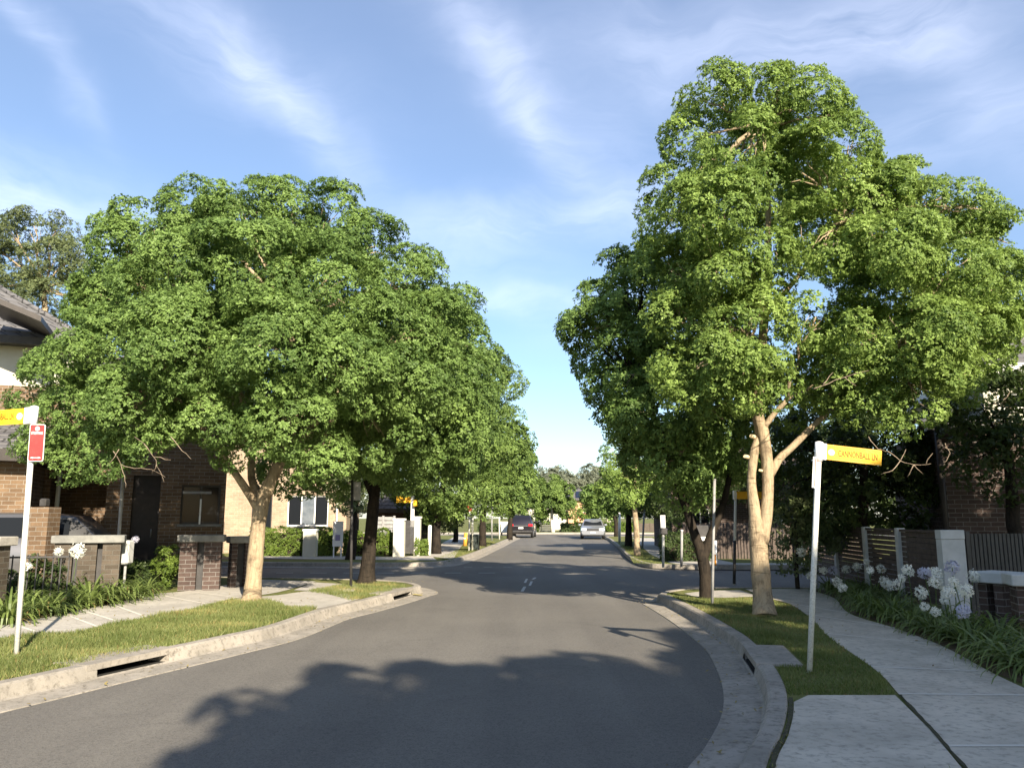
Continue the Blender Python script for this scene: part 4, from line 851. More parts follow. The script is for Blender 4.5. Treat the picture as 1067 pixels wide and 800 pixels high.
# ---- left brick house
H1 = Frame((-16, 16.9), (-7.5, 20.3)); hs = lambda px, d=0: H1.hit(px, 500, d)[0]; hz = lambda px, py, d=0: H1.hit(px, py, d)[1]
h1 = thing('brick_house', 'brown brick two-storey house with grey tiled roof and cream upper wall at far left', 'house', H1.w(4, 0, GZ))
w_ = hs(236)
oc = (hs(53), hs(112), GZ, hz(112, 495)); od = (hs(139), hs(168), GZ + .12, hz(150, 495)); ow = (hs(190), hs(231), hz(200, 546), hz(200, 505))
zt = 4.7
body(H1, h1, 'wall', M['brick'], -4, w_, GZ, zt, 7, [oc, od, ow])
hiproof(H1, h1, hs(90), w_, 0, 7, zt + .16, 1.5, 'tile')
mb = MB(H1); mb.box(oc[0] - .3, oc[1] + 1, 1.5, 1.62, GZ, oc[3] + .2); mb.box(oc[0] - .12, oc[0], .141, 1.5, GZ, oc[3] + .2); mb.build('porch_wall', M['brick'], h1)
mb = MB(H1); mb.box(oc[0], oc[1], .142, 1.5, oc[3], oc[3] + .08); mb.build('porch_ceiling', M['fascia'], h1)
mb = MB(H1); mb.tube([(hs(62), -.06, GZ), (hs(62), -.06, hz(62, 455))], .05, 8); mb.build('downpipe', M['cream'], h1)
mb = MB(H1); mb.box(od[0], od[1], .1, .14, od[2], od[3]); dr = mb.build('door', M['door'], h1)
mb = MB(H1); mb.tube([(od[1] - .15, .06, 1.15), (od[1] - .15, .06, 1.35)], .015, 6); mb.build('handle', M['greymetal'], dr)
wo = window(H1, h1, *ow, n=2, frame='charcoal')
mb = MB(H1); mb.box(ow[0] + .03, ow[0] + .7, .02, .05, ow[3] - .22, ow[3] - .16); mb.build('rail', M['greymetal'], wo); mb = MB(H1); mb.box((ow[0] + ow[1]) / 2 - .02, (ow[0] + ow[1]) / 2 + .02, -.02, .0, ow[2], ow[3] - .35); mb.build('mullion', M['white'], wo)
# cream upper storey, set back
zE = hz(20, 358, 1.2)
sR = hs(66, 1.6); zc = 2.9
b_ = body(H1, h1, 'upper_wall', M['cream'], -5, sR, zt - .5, zE, 6, [(hs(8, 1.6) - 2.2, hs(8, 1.6) - .6, zt + .1 - .2, zE - .35)], d0=1.6)
hiproof(H1, h1, -9, sR, 1.6, 8.6, zE + .14, H1.hit(0, 297, 4)[1] - zE + .55, 'tile')
# nearer gable end of the neighbouring wing, seen at the left edge
mb = MB(H1); a = hs(-40, -.6); bq = hs(28, -.6); z0 = hz(28, 330, -.6); z1 = hz(-40, 303, -.6)
mb.face([(a, -.8, z1), (bq, -.8, z0), (bq, 1.5, z0), (a, 1.2, z1)]); mb.face([(a, -.8, z1 - .13), (a, 1.5, z1 - .13), (bq, 1.5, z0 - .13), (bq, -.8, z0 - .13)]); mb.face([(a, -.8, z1 - .13), (bq, -.8, z0 - .13), (bq, -.8, z0), (a, -.8, z1)]); mb.face([(bq, -.8, z0 - .13), (bq, 1.5, z0 - .13), (bq, 1.5, z0), (bq, -.8, z0)])
mb.build('gable_eave', M['fascia'], h1)
# garage wing
gs = hs(29, -2.0); zg = hz(10, 476, -2)
body(H1, h1, 'garage_wall', M['brick'], -4, gs, GZ, zg, 2.0, [(-2, gs - 1.6, GZ, zg - .5)], d0=-2)
mb = MB(H1); e1 = hs(76, -2.2); za = hz(0, 458, -2.4) ; zb = hz(75, 471, -2.4)
top = [(-5, -2.5, za), (e1, -2.5, zb), (e1 - .4, .02, zb + .75), (-5, .02, za + .75)]
nr = 6
for k in range(nr):
    a, b2 = Vector(top[0]).lerp(Vector(top[3]), k / nr), Vector(top[1]).lerp(Vector(top[2]), k / nr); c2, d2 = Vector(top[1]).lerp(Vector(top[2]), (k + 1) / nr), Vector(top[0]).lerp(Vector(top[3]), (k + 1) / nr); up = Vector((0, 0, .025))
    mb.face([a + up, b2 + up, c2, d2]); mb.face([a, b2, b2 + up, a + up])
mb.build('garage_roof', M['tile'], h1)
mb = MB(H1); mb.face([(-5, -2.52, za - .24), (e1, -2.52, zb - .24), (e1, -2.52, zb), (-5, -2.52, za)]); mb.face([(e1, -2.52, zb - .24), (e1 - .4, .02, zb - .24), (e1 - .4, .02, zb + .72), (e1, -2.52, zb)])
mb.face([(-5, -2.5, za - .24), (-5, .02, za - .24), (e1 - .4, .02, zb - .24), (e1, -2.5, zb - .24)]); mb.build('garage_fascia', M['fascia'], h1)
Dp = 15.3; mb = MB(); mb.box(X0(28, Dp), X0(50, Dp), Dp, Dp + .42, GZ, AT(40, 528, Dp).z); mb.build('porch_pier', M['brick'], h1)
mb = MB(); mb.bbox(X0(35, Dp), X0(42, Dp), Dp + .12, Dp + .28, AT(40, 528, Dp).z + .003, AT(40, 519, Dp).z, .02); mb.build('pier_lantern', M['charcoal'], h1)
# driveway apron in front
poly('driveway', [tuple(H1.w(-3, -6, 0))[:2], tuple(H1.w(7, -4, 0))[:2], tuple(H1.w(7, -.02, 0))[:2], tuple(H1.w(-3, -.02, 0))[:2]], GZ + .003, M['concrete'], kind='structure')

# front yard walls of the left house
def lowwall(label, p0, p1, zt, piers, cap='concrete_cap', m='brick_grey', dark=True, full=False, group='capped front walls', pw=.34):
    fr = Frame(p0, p1); t = thing('front_wall', label, 'wall', fr.w(fr.len / 2, 0, GZ), group)
    mb = MB(fr); mb.bbox(-.06, fr.len + .06, -.24, .24, zt - .14, zt, .012); mb.build('cap', M[cap], t)
    if full: mb = MB(fr); mb.box(0, fr.len, -.15, .15, GZ, zt - .143); mb.build('brickwork', M[m], t)
    else:
        for k in range(piers):
            x = (fr.len - pw) * k / max(1, piers - 1); mb = MB(fr); mb.box(x, x + pw, -.17, .17, GZ, zt - .143); mb.build('pier', M[m], t)
        mb = MB(fr); mb.box(.1, fr.len - .1, .0, .04, GZ, zt - .145); mb.build('infill', M['charcoal'], t)
    return t
def X(px, D): return AT(px, 540, D).x
lowwall('wide grey-capped brick front wall beside the driveway, behind the sunlit agapanthus', (X(61, 14.9), 14.9), (X(129, 15.3), 15.3), hz and AT(90, 557.5, 15).z, 3, pw=.3)
lowwall('grey-capped brick front wall below the dark window of the left house', (X(191, 16.9), 16.9), (X(233, 17.1), 17.1), AT(210, 557, 17).z, 2, pw=.33, m='brick_dark')  # dark brick and cap colours stand in for shade on this wall
lowwall('short grey-capped wall just left of the forked tan tree trunk', (X(242, 17.6), 17.6), (X(262, 17.8), 17.8), AT(250, 558.5, 17.7).z, 2, pw=.12, m='brick_dark')
lowwall('pale-capped brick pier at the left picture edge', (X(-22, 12.6), 12.6), (X(8, 12.6), 12.6), AT(4, 559, 12.6).z, 1, cap='concrete', full=True)
def pickets(label, p0, p1, z0, z1, step=.1, m='charcoal', r=.009):
    fr = Frame(p0, p1); t = thing('picket_fence', label, 'fence', fr.w(fr.len / 2, 0, GZ))
    n = int(fr.len / step)
    for k in range(n + 1): mb = MB(fr); x = fr.len * k / n; mb.box(x - r, x + r, -r, r, z0, z1 + (.03 if k % 2 == 0 else 0)); mb.build('paling', M[m], t)
    mb = MB(fr); mb.box(0, fr.len, -.03, -.011, z1 - .05, z1 - .02); mb.build('rail', M[m], t); mb = MB(fr); mb.box(0, fr.len, -.03, -.011, z0 + .08, z0 + .11); mb.build('rail', M[m], t)
pickets('dark metal picket fence behind the agapanthus and the left sign post', (X(9, 13.2), 13.2), (X(76, 13.5), 13.5), GZ, AT(40, 578, 13.3).z,   .11, 'charcoal')
SH1 = 1
def shrub(label, x, y, w, h, leaf, seed):
    rn_ = random.Random(seed); lob = [((x + rn_.uniform(-.5, .5) * w, y + rn_.uniform(-.3, .3), GZ + h * rn_.uniform(.3, .85)), rn_.uniform(.13, .22)) for _ in range(int(14 * w) + 5)]
    make_tree('shrub', label, (x, y, GZ), [[(x, y, GZ - .02, .03), (x, y, GZ + h * .5, .015)]], lob, 14, px=False, density=9, crad=.12, ros=16, per=7, size=.06, twigs=0, seed=seed, leaf=leaf, bark='bark_dark', cat='shrub')
shrub('small yellow-green shrub beside the dark doorway', X(178, 17.1), 17.1, .35, AT(180, 572, 17.2).z - GZ, 'hedge', 81)
shrub('leafy shrub growing behind the dark picket fence', X(35, 13.9), 14.0, .9, .75, 'leaf_dark', 83)
shrub('low dark shrub in the doorway garden', X(153, 17.1), 17.0, .5, .42, 'leaf_dark', 82)
mb = MB(); p = AT(124, 560, 16.2); sp = thing('steel_post', 'plain grey steel post standing in front of the left brick house', 'post', (p.x, 16.2, GZ)); mb.tube([(p.x, 16.2, GZ), (p.x - .02, 16.2, 3.4)], .035, 8); mb.build('post', M['greymetal'], sp)
mb = MB(); mb.bbox(p.x - .1, p.x + .1, 16.1, 16.3, GZ, GZ + .015, .004); mb.build('base_plate', M['greymetal'], sp)
# letterbox and painted stone
lb = thing('letterbox', 'pale letterbox with grey post by the front door path', 'letterbox', (X(134, 15.6), 15.6, GZ))
mb = MB(); x = X(134, 15.6); mb.bbox(x - .09, x + .09, 15.5, 15.75, .75, 1.2, .03); mb.build('box', M['pier'], lb)
mb = MB(); mb.tube([(x, 15.62, GZ), (x, 15.62, .75)], .025, 8); mb.build('post', M['greymetal'], lb)

# ---- far left corner house
H2 = Frame((-17, 33.2), (-7.1, 34.4)); fs = lambda px, d=0: H2.hit(px, 540, d)[0]; fz = lambda py, px=320, d=0: H2.hit(px, py, d)[1]
h2 = thing('beige_house', 'beige brick house with white triple window across the left side street', 'house', H2.w(6, 0, GZ))
ow = (fs(299), fs(342), fz(548), fz(516)); od2 = (fs(352) + .8, fs(352) + 1.0, 3, 3.2)
body(H2, h2, 'wall', M['brick_beige'], -2, fs(361), GZ, 5.4, 8, [ow, (fs(262), fs(283), fz(552), fz(516))])
window(H2, h2, *ow, n=3); window(H2, h2, fs(262), fs(283), fz(552), fz(516), n=2, frame='charcoal')
hiproof(H2, h2, -2, fs(361), 0, 8, 5.5, 2.0, 'tile')
mb = MB(H2); mb.tube([(fs(351), -.06, GZ), (fs(351), -.06, 5.3)], .05, 8); mb.build('downpipe', M['white'], h2)
F2 = Frame((-13, 31.0), (-4.2, 31.3)); q2 = lambda px: F2.hit(px, 560)[0]; qz = lambda py: F2.hit(330, py)[1]
hedge('hedge', 'clipped green hedge below the white triple window', F2, q2(262), q2(317), 0, .8, qz(551), seed=21, dens=150, size=.09, group='hedges in front of the beige house')
hedge('hedge', 'clipped hedge between the low cream wall and the white board', F2, q2(331), q2(348), 0, .8, qz(551), seed=22, dens=150, size=.09, group='hedges in front of the beige house')
hedge('hedge', 'green hedge behind the orange hoop', F2, q2(359), q2(411), 0, .8, qz(554), seed=23, dens=150, size=.09, group='hedges in front of the beige house')
hedge('hedge', 'grassy shrub right of the sign post by the far footpath', F2, q2(433), q2(445), 0, .6, qz(562), seed=24, dens=120, size=.09, group='hedges in front of the beige house')
def block(name, label, cat, parts, base, group=None):
    t = thing(name, label, cat, base, group)
    for nm, m, fn in parts: mb = MB(); fn(mb); mb.build(nm, M[m], t)
    return t
def pillar(label, px0, px1, D, pytop, m='cream'):
    a, b2, z = X(px0, D), X(px1, D), AT(px0, pytop, D).z
    return block('gate_pier', label, 'pier', [('shaft', m, lambda q: q.box(a, b2, D - .2, D + .2, GZ, z - .08)), ('cap', 'white', lambda q: q.bbox(a - .03, b2 + .03, D - .23, D + .23, z - .078, z, .01))], ((a + b2) / 2, D, GZ), 'rendered gate piers')
pillar('low cream rendered pier set into the hedge below the triple window', 318, 331, 30.7, 551)
pillar('wide cream gate pier left of the corner street sign', 411, 422, 30.9, 540)
pillar('narrow cream gate pier right of the corner street sign', 432.5, 438.5, 31.6, 538)
def slats(label, p0, p1, z0, z1, n, m='slat', th=.012, posts=0, group=None, vertical=False, name='slat_fence', cat='fence'):
    fr = Frame(p0, p1); t = thing(name, label, cat, fr.w(fr.len / 2, 0, GZ), group); mb = MB(fr)
    for k in range(n):
        if vertical: x = fr.len * (k + .5) / n; h = fr.len / n * .36; mb.box(x - h, x + h, -th, th, z0, z1)
        else: z = z0 + (z1 - z0) * (k + .5) / n; h = (z1 - z0) / n * .43; mb.box(0, fr.len, -th, th, z - h, z + h)
    mb.build('slat_panel', M[m], t)
    for k in range(posts): x = fr.len * k / max(1, posts - 1); mb = MB(fr); mb.box(x - .04, x + .04, -.05, .05, GZ, z1 + .03); mb.build('post', M[m], t)
    return t
slats('dark gate of upright slats between the two cream gate piers', (X(422.5, 31.2), 31.2), (X(432, 31.3), 31.3), GZ + .1, AT(428, 542, 31.2).z, 8, 'charcoal', vertical=True, name='gate', cat='gate')
slats('grey horizontal slat fence left of the cream gate pier', (X(388, 32.2), 32.2), (X(411, 32.2), 32.2), GZ + .1, AT(400, 538, 32.2).z, 9, 'greymetal', posts=3)
rb = thing('low_house', 'low house with dark roof behind the slat fence across the street', 'house', (X(410, 40), 41, GZ)); FRr = Frame((X(385, 40), 40), (X(448, 40), 40)); body(FRr, rb, 'wall', M['brick_dark'], 0, FRr.len, GZ, 1.9, 5); hiproof(FRr, rb, 0, FRr.len, 0, 5, 2.0, 1.3, 'tile')
# white notice board
D = 30.2; a, b2 = X(347.5, D), X(358, D)
block('notice_board', 'white notice board on two legs in front of the far hedge', 'board', [('panel', 'signwhite', lambda q: q.box(a, b2, D - .02, D + .02, AT(350, 569, D).z, AT(350, 543, D).z)), ('leg', 'signwhite', lambda q: q.box(a + .03, a + .07, D - .02, D + .02, GZ, AT(350, 569, D).z - .002)), ('leg', 'signwhite', lambda q: q.box(b2 - .07, b2 - .03, D - .02, D + .02, GZ, AT(350, 569, D).z - .002)),
    ('print', 'purple', lambda q: q.box(a + .1, b2 - .1, D - .026, D - .0205, AT(350, 563, D).z, AT(350, 557, D).z))], ((a + b2) / 2, D, GZ))
# orange hoop
D = 29.6; x0, x1 = X(393.2, D), X(397.8, D); zt_ = AT(395, 556, D).z
mb = MB(); pts = [(x0, D, GZ), (x0, D, zt_ - .12)] + [((x0 + x1) / 2 - (x1 - x0) / 2 * math.cos(t), D, zt_ - .1 + .1 * math.sin(t)) for t in np.linspace(.3, math.pi - .3, 6)] + [(x1, D, zt_ - .12), (x1, D, GZ)]
hoop = thing('hoop_rail', 'small orange hoop rail at the kerb across the left street', 'rail', ((x0 + x1) / 2, D, GZ)); mb.tube(pts, .03, 8); mb.build('hoop', M['orange'], hoop)

# ---- right brick house
H3 = Frame((8.55, 15.8), (15.2, 13.9)); r_ = lambda px, d=0: H3.hit(px, 500, d)[0]; rz = lambda px, py, d=0: H3.hit(px, py, d)[1]
h3 = thing('brick_house', 'dark brick house with white upper floor at the right picture edge', 'house', H3.w(3, 0, GZ))
zr = rz(1040, 440)
body(H3, h3, 'wall', M['brick_dark'], r_(985), 8, GZ, zr, 5.5, [(r_(1078), r_(1120), 1.2, 2.5)])
window(H3, h3, r_(1078), r_(1120), 1.2, 2.5, n=2, frame='white')
su = r_(1034); zu = rz(1045, 390)
uw = (su + .25, su + 1.6, zr + .25, zu - .35)
body(H3, h3, 'upper_wall', M['cream'], su, 8, zr, zu, 5.4, [uw], d0=.05)
window(Frame(tuple(H3.w(0, .05, 0))[:2], tuple(H3.w(7, .05, 0))[:2]), h3, *uw, n=2, frame='white')
hiproof(H3, h3, su, 8, .05, 5.4, zu + .14, 1.6, 'tile', 'white', over=.25)
mb = MB(H3); mb.tube([(r_(981), -.02, GZ), (r_(981), -.02, zr)], .06, 8); mb.build('downpipe', M['fascia'], h3)
mb = MB(H3); mb.face([(r_(985) - .3, -.3, zr), (su, -.3, zr), (su, 3, zr + .6), (r_(985) - .3, 3, zr + .6)]); mb.box(r_(985) - .32, su, -.34, -.3, zr - .14, zr + .02); mb.build('lower_roof', M['tile'], h3)
# slatted front fence with piers
FF = Frame((5.6 + .09 * 19.5, 19.5), (5.6 + .09 * 12.3, 12.3))
zf = AT(903, 551, 15.8).z
def fx(px):
    r = ray(px, 560); # s on the fence line at a pixel column
    return FF.hit(px, 560)[0]
cols_ = [846, 872, 903, 938]
for i, px in enumerate(cols_):
    s = fx(px); q = FF.w(s, 0, GZ); t = thing('fence_post', ['fence post behind the leaning sign post', 'slim grey fence post next to the leaning sign post', 'middle slim grey fence post of the slatted fence', 'slim grey fence post nearest the wide pier'][i], 'post', q, 'posts of the slatted fence')
    mb = MB(FF); mb.bbox(s - .07, s + .07, -.07, .07, GZ, zf + .04, .008); mb.build('shaft', M['pier'], t)
ss = [fx(p) for p in cols_] + [FF.len + .05]
pl = ['slatted fence panel behind the leaning sign post', 'slatted fence panel between the first two slim posts', 'slatted fence panel left of the middle white agapanthus', 'slatted fence panel touching the wide grey pier']
for i in range(4):
    a, b2 = ss[i] + .075, ss[i + 1] - .075; p0, p1 = FF.w(a, 0, 0), FF.w(b2, 0, 0)
    pn = slats(pl[i], tuple(p0)[:2], tuple(p1)[:2], GZ + .12, zf - .02, 13, 'slat', posts=0, group='slatted fence panels')
    mb = MB(FF); mb.box(a, b2, -.04, .04, zf - .018, zf + .02); mb.build('capping', M['cream' if i == 0 else 'slat'], pn)  # first capping coloured cream to look sunlit, the others keep slat timber
D = 12.2; a, b2 = X(979, D), X(1003, D); zz = AT(990, 552, D).z
block('fence_pier', 'wide pale grey rendered pier at the end of the slatted fence', 'pier', [('shaft', 'pier', lambda q: q.box(a, b2, D, D + .16, GZ, zz - .14)), ('cap', 'pier', lambda q: q.bbox(a - .006, b2 + .006, D - .006, D + .166, zz - .137, zz, .006))], ((a + b2) / 2, D, GZ))
lowwall('low dark brick wall with pale cap behind the agapanthus at right', (X(1021, 10.9), 10.9), (X(1046, 10.6), 10.6), AT(1030, 595, 10.8).z, 2, pw=.12, m='brick_dark', cap='pier')
lowwall('nearest low wall with pale cap at the right picture edge', (X(1048, 10.1), 10.1), (X(1110, 9.9), 9.9), AT(1055, 597, 10.1).z, 2, pw=.2, m='brick_dark', cap='pier')
slats('dark upright paling screen right of the wide grey pier', (X(1004, 12.6), 12.6), (X(1110, 13.2), 13.2), GZ, AT(1030, 556, 12.6).z, 26, 'charcoal', posts=2, vertical=True, name='paling_fence')

# ---- house across the lane
H4 = Frame((7.0, 35), (20, 34)); h4 = thing('lane_house', 'brown walled house in shade across the right hand lane', 'house', H4.w(4, 0, GZ))
k = lambda px: H4.hit(px, 540)[0]
body(H4, h4, 'wall', M['brick_dark'], k(700), k(860), GZ, 3.6, 8, [(k(720), k(740), .9, 2.0), (k(800), k(830), .9, 2.1)]); window(H4, h4, k(720), k(740), .9, 2.0, 2); window(H4, h4, k(800), k(830), .9, 2.1, 2)
hiproof(H4, h4, k(700), k(860), 0, 8, 3.7, 1.5, 'tile_brown')
slats('tall dark timber fence along the far side of the right lane', (X(712, 29.5), 29.5), (X(900, 28.8), 28.8), GZ, AT(760, 545, 29).z, 60, 'slat', posts=5, vertical=True, name='timber_fence')
hedge('hedge', 'dark shrubs along the lane behind the white marker posts', WORLD, X(690, 27.8), X(740, 27.8), 27.6, 28.4, AT(700, 557, 27.8).z, leaf='leaf_dark', dens=110, size=.1, seed=31)
lb = thing('letterbox', 'dark letterbox with white flap behind the dark tree trunk', 'letterbox', (X(729, 25.6), 25.7, GZ)); D = 25.6
mb = MB(); mb.bbox(X(721, D), X(738, D), D - .01, D + .4, AT(730, 564, D).z, AT(730, 547, D).z, .02); mb.build('box', M['charcoal'], lb)
mb = MB(); mb.box(X(723, D), X(736, D), D - .03, D - .012, AT(730, 563, D).z, AT(730, 559, D).z); mb.build('flap', M['white'], lb)
mb = MB(); mb.box(X(727, D), X(732, D), D + .1, D + .25, GZ, AT(730, 564, D).z - .002); mb.build('post', M['charcoal'], lb)

# ---- end of the road
H5 = Frame((X(596, 112), 112), (X(622, 112), 112.5)); h5 = thing('far_house', 'distant orange-walled house with solar panels on its grey roof', 'house', H5.w(1.5, 0, GZ))
z5 = AT(608, 521, 112).z; body(H5, h5, 'wall', M['orange_render'], -.5, 3.4, GZ, z5, 7, [(1.6, 2.6, 2.2, 3.1)]); window(H5, h5, 1.6, 2.6, 2.2, 3.1, 2)
hiproof(H5, h5, -.5, 3.4, 0, 7, z5 + .1, 1.6, 'tile')
mb = MB(H5); mb.face([(.5, -.25, z5 + .36), (2.5, -.25, z5 + .36), (2.2, .9, z5 + 1.25), (.8, .9, z5 + 1.25)]); mb.build('solar_panel', M['solar'], h5)
slats('pale boundary fence along the cross road at the far end', (X(520, 81), 81), (X(575, 81), 81), GZ, AT(560, 543, 81).z, 5, 'cream', posts=6, name='boundary_fence')
slats('brown boundary fence right of the far round tree', (X(586, 82), 82), (X(700, 82), 82), GZ, AT(600, 545, 82).z, 5, 'slat', posts=6, name='boundary_fence')
for i, (x0, x1, yt, lab, lf) in enumerate(((540, 560, 545, 'dark shrubs at the road end left of the round tree', 'leaf_dark'), (586, 606, 546, 'dark shrubs at the road end right of the round tree', 'leaf_dark'), (632, 660, 545, 'green shrubs at the road end behind the silver car', 'hedge'), (500, 534, 548, 'green shrubs behind the white trailer', 'leaf_dark'))):
    D = 79.9; hedge('hedge', lab, WORLD, X(x0, D), X(x1, D), D, D + 1.2, AT(560, yt, D).z, leaf=lf, dens=26, size=.28, seed=60 + i, group='shrubs along the cross road')
h6 = thing('far_house', 'pale distant house mostly hidden behind the round tree', 'house', (X(565, 92), 93, GZ)); H6 = Frame((X(548, 92), 92), (X(590, 92), 92)); body(H6, h6, 'wall', M['cream'], 0, H6.len, GZ, 2.9, 6, [(1.0, 2.0, .9, 2.0)]); window(H6, h6, 1.0, 2.0, .9, 2.0, 2); hiproof(H6, h6, 0, H6.len, 0, 6, 3.0, 1.3, 'tile')

# ============================================================ CARS
def place(o, loc, rz): o.location = loc; o.rotation_euler.z = rz
def car(label, paint, Ln, W, H, style):
    """built at the origin, front towards -y; wheels on z=0"""
    t = thing('parked_car', label, 'car', (0, 0, 0)); hw = W / 2; hl = Ln / 2
    if style == 'suv': st = [(-1, .42, .80, 0), (-.97, .34, .92, 0), (-.80, .30, 1.02, 0), (-.50, .28, 1.08, 0), (-.30, .28, 1.10, .92), (-.12, .28, 1.1, 1), (.30, .28, 1.1, 1), (.80, .28, 1.12, .97), (.93, .30, 1.10, .35), (.985, .36, 1.02, 0), (1, .45, .85, 0)]
    elif style == 'hatch': st = [(-1, .36, .66, 0), (-.96, .28, .80, 0), (-.78, .22, .90, 0), (-.48, .20, .98, 0), (-.20, .2, .99, .93), (0, .2, .99, 1), (.45, .2, 1.01, .96), (.72, .2, 1.04, .78), (.92, .26, 1.02, .12), (.98, .32, .9, 0), (1, .38, .7, 0)]
    else: st = [(-1, .34, .60, 0), (-.96, .26, .72, 0), (-.75, .20, .84, 0), (-.42, .18, .92, 0), (-.16, .18, .93, .93), (.05, .18, .93, 1), (.35, .18, .94, .97), (.66, .18, .96, .15), (.80, .2, .96, 0), (.97, .26, .88, 0), (1, .36, .7, 0)]
    belt = max(s[2] for s in st); rings = []
    for (y, zb, zs, rf) in st:
        w = hw * (1 - .10 * max(0, abs(y) - .8) / .2); zr = zs + (H - belt) * rf + .02; rw = w * (.93 - .20 * rf)
        half = [(w * .86, zb), (w * .97, zb + .08), (w, zb + (zs - zb) * .55), (w * .985, zs - .05), (w * .93, zs), (rw, max(zs + .012, zr - .06)), (rw * .86, max(zs + .018, zr - .015)), (0, max(zs + .022, zr))]
        rings.append([(x, y * hl, z) for x, z in half] + [(-x, y * hl, z) for x, z in half[-2::-1]])
    mb = MB()
    for i in range(len(rings) - 1):
        for k in range(len(rings[0]) - 1): mb.face([rings[i][k], rings[i + 1][k], rings[i + 1][k + 1], rings[i][k + 1]], smooth=True)
        a, b = rings[i], rings[i + 1]; mb.face([a[0], a[-1], b[-1], b[0]])
    mb.face(rings[0]); mb.face(rings[-1][::-1])
    bd = mb.build('body', paint, t, weld=True)
    bm_ = bmesh.new(); bm_.from_mesh(bd.data); bmesh.ops.recalc_face_normals(bm_, faces=bm_.faces); bm_.to_mesh(bd.data); bm_.free()
    # windows: glass set a little proud of the cabin
    cab = [i for i, s in enumerate(st) if s[3] > .5]; f0, f1 = cab[0], cab[-1]
    def quad(i, j, k0, k1, a0=.08, a1=.92, b0=.12, b1=.9, out=.012):
        P, Q, R_, S_ = [Vector(v) for v in (rings[i][k0], rings[j][k0], rings[j][k1], rings[i][k1])]
        def bl(u, v): return P.lerp(Q, u).lerp(S_.lerp(R_, u), v)
        n = (Q - P).cross(S_ - P).normalized(); c = (P + R_) / 2; 
        if n.dot(c - Vector((0, 0, .6))) < 0: n = -n
        return [bl(a0, b0) + n * out, bl(a1, b0) + n * out, bl(a1, b1) + n * out, bl(a0, b1) + n * out]
    m_ = len(rings[0])
    for (a, b) in [(cab[q], cab[q + 1]) for q in range(len(cab) - 1)]:
        for k0, k1 in ((4, 5), (m_ - 5, m_ - 6)): mb = MB(); mb.face(quad(a, b, k0, k1)); mb.build('side_window', M['glass'], t)
    def screen(i, j, nm):
        L_, Rr = rings[i], rings[j]   # low station i, high station j
        P, Q = Vector(L_[5]), Vector(L_[m_ - 6]); S_, R_ = Vector(Rr[5]), Vector(Rr[m_ - 6]); n = (Q - P).cross(S_ - P).normalized()
        if n.y * (P.y) < 0: n = -n
        def bl(u, v): return P.lerp(Q, u).lerp(S_.lerp(R_, u), v) + n * .02 + Vector((0, 0, .012))
        mb = MB(); mb.face([bl(.07, .1), bl(.93, .1), bl(.93, .88), bl(.07, .88)]); return mb.build(nm, M['glass'], t)
    screen(f0 - 1, f0, 'windscreen'); screen(f1 + 1, f1, 'rear_window')
    wr = .34 if style == 'suv' else .31
    for y in (-hl * .64, hl * .62):
        for s in (-1, 1):
            mb = MB(); mb.tube([(s * (hw + .005), y, wr), (s * (hw - .22), y, wr)], wr, 20); wl = mb.build('wheel', M['tyre'], t)
            mb = MB(); mb.tube([(s * (hw + .015), y, wr), (s * (hw - .02), y, wr)], wr * .62, 14); mb.build('rim', M['rim'], wl)
    for s in (-1, 1):
        zt_ = belt - .16
        mb = MB(); mb.bbox(*sorted((s * hw * .50, s * hw * .93)), -hl * .995, -hl * .93, zt_ - .16, zt_ - .02, .02); mb.build('headlight', M['lamp'], t)
        mb = MB(); mb.bbox(*sorted((s * hw * .62, s * hw * .97)), hl * .93, hl * 1.005, zt_ - .08, zt_ + .1, .02); mb.build('tail_light', M['tail'], t)
        mb = MB(); mb.bbox(*sorted((s * (hw * .96), s * (hw + .16))), -hl * .38, -hl * .31, belt, belt + .14, .02); mb.build('mirror', paint, t)
    mb = MB(); mb.box(-.19, .19, hl * .998, hl * 1.01, belt - .42, belt - .31); mb.build('number_plate', M['signwhite'], t)
    mb = MB(); mb.box(-.19, .19, -hl * 1.02, -hl * .99, belt - .52, belt - .42); mb.build('number_plate', M['signwhite'], t)
    mb = MB(); mb.bbox(-hw * .5, hw * .5, -hl * 1.006, -hl * .98, belt - .36, belt - .2, .015); mb.build('grille', M['charcoal'], t)
    mb = MB(); mb.bbox(-hw * .93, hw * .93, hl * .96, hl * 1.015, .42, .56, .02); mb.build('bumper', M['charcoal'], t)
    if style == 'suv':
        mb = MB(); mb.bbox(-hw * .6, hw * .6, hl * .99, hl * 1.012, belt - .22, belt - .18, .01); mb.build('chrome_strip', M['rim'], t)
        for s in (-1, 1): mb = MB(); mb.tube([(s * hw * .7, -hl * .25, H + .0), (s * hw * .7, hl * .1, H + .04), (s * hw * .7, hl * .7, H + .02)], .025, 6); mb.build('roof_rail', M['rim'], t)
    return t
p = G(545.5, 560.3, 0); c = car('dark sport utility car parked on the left, seen from behind', M['car_dark'], 4.7, 1.9, 1.74, 'suv'); place(c, (p.x, p.y + 2.2, .012), math.pi - .09)
p = G(621, 561.8, 0); c = car('silver sedan parked on the right, facing the camera', M['car_silver'], 4.5, 1.82, 1.46, 'sedan'); place(c, (p.x, p.y + 2.2, .012), -.10)
c = car('dark grey hatchback parked in the open porch of the left brick house', M['car_grey'], 4.3, 1.8, 1.6, 'hatch'); q = AT(112, 545, 16.6); place(c, (q.x - 2.25, 16.7, GZ + .02), -R(90) + R(14))
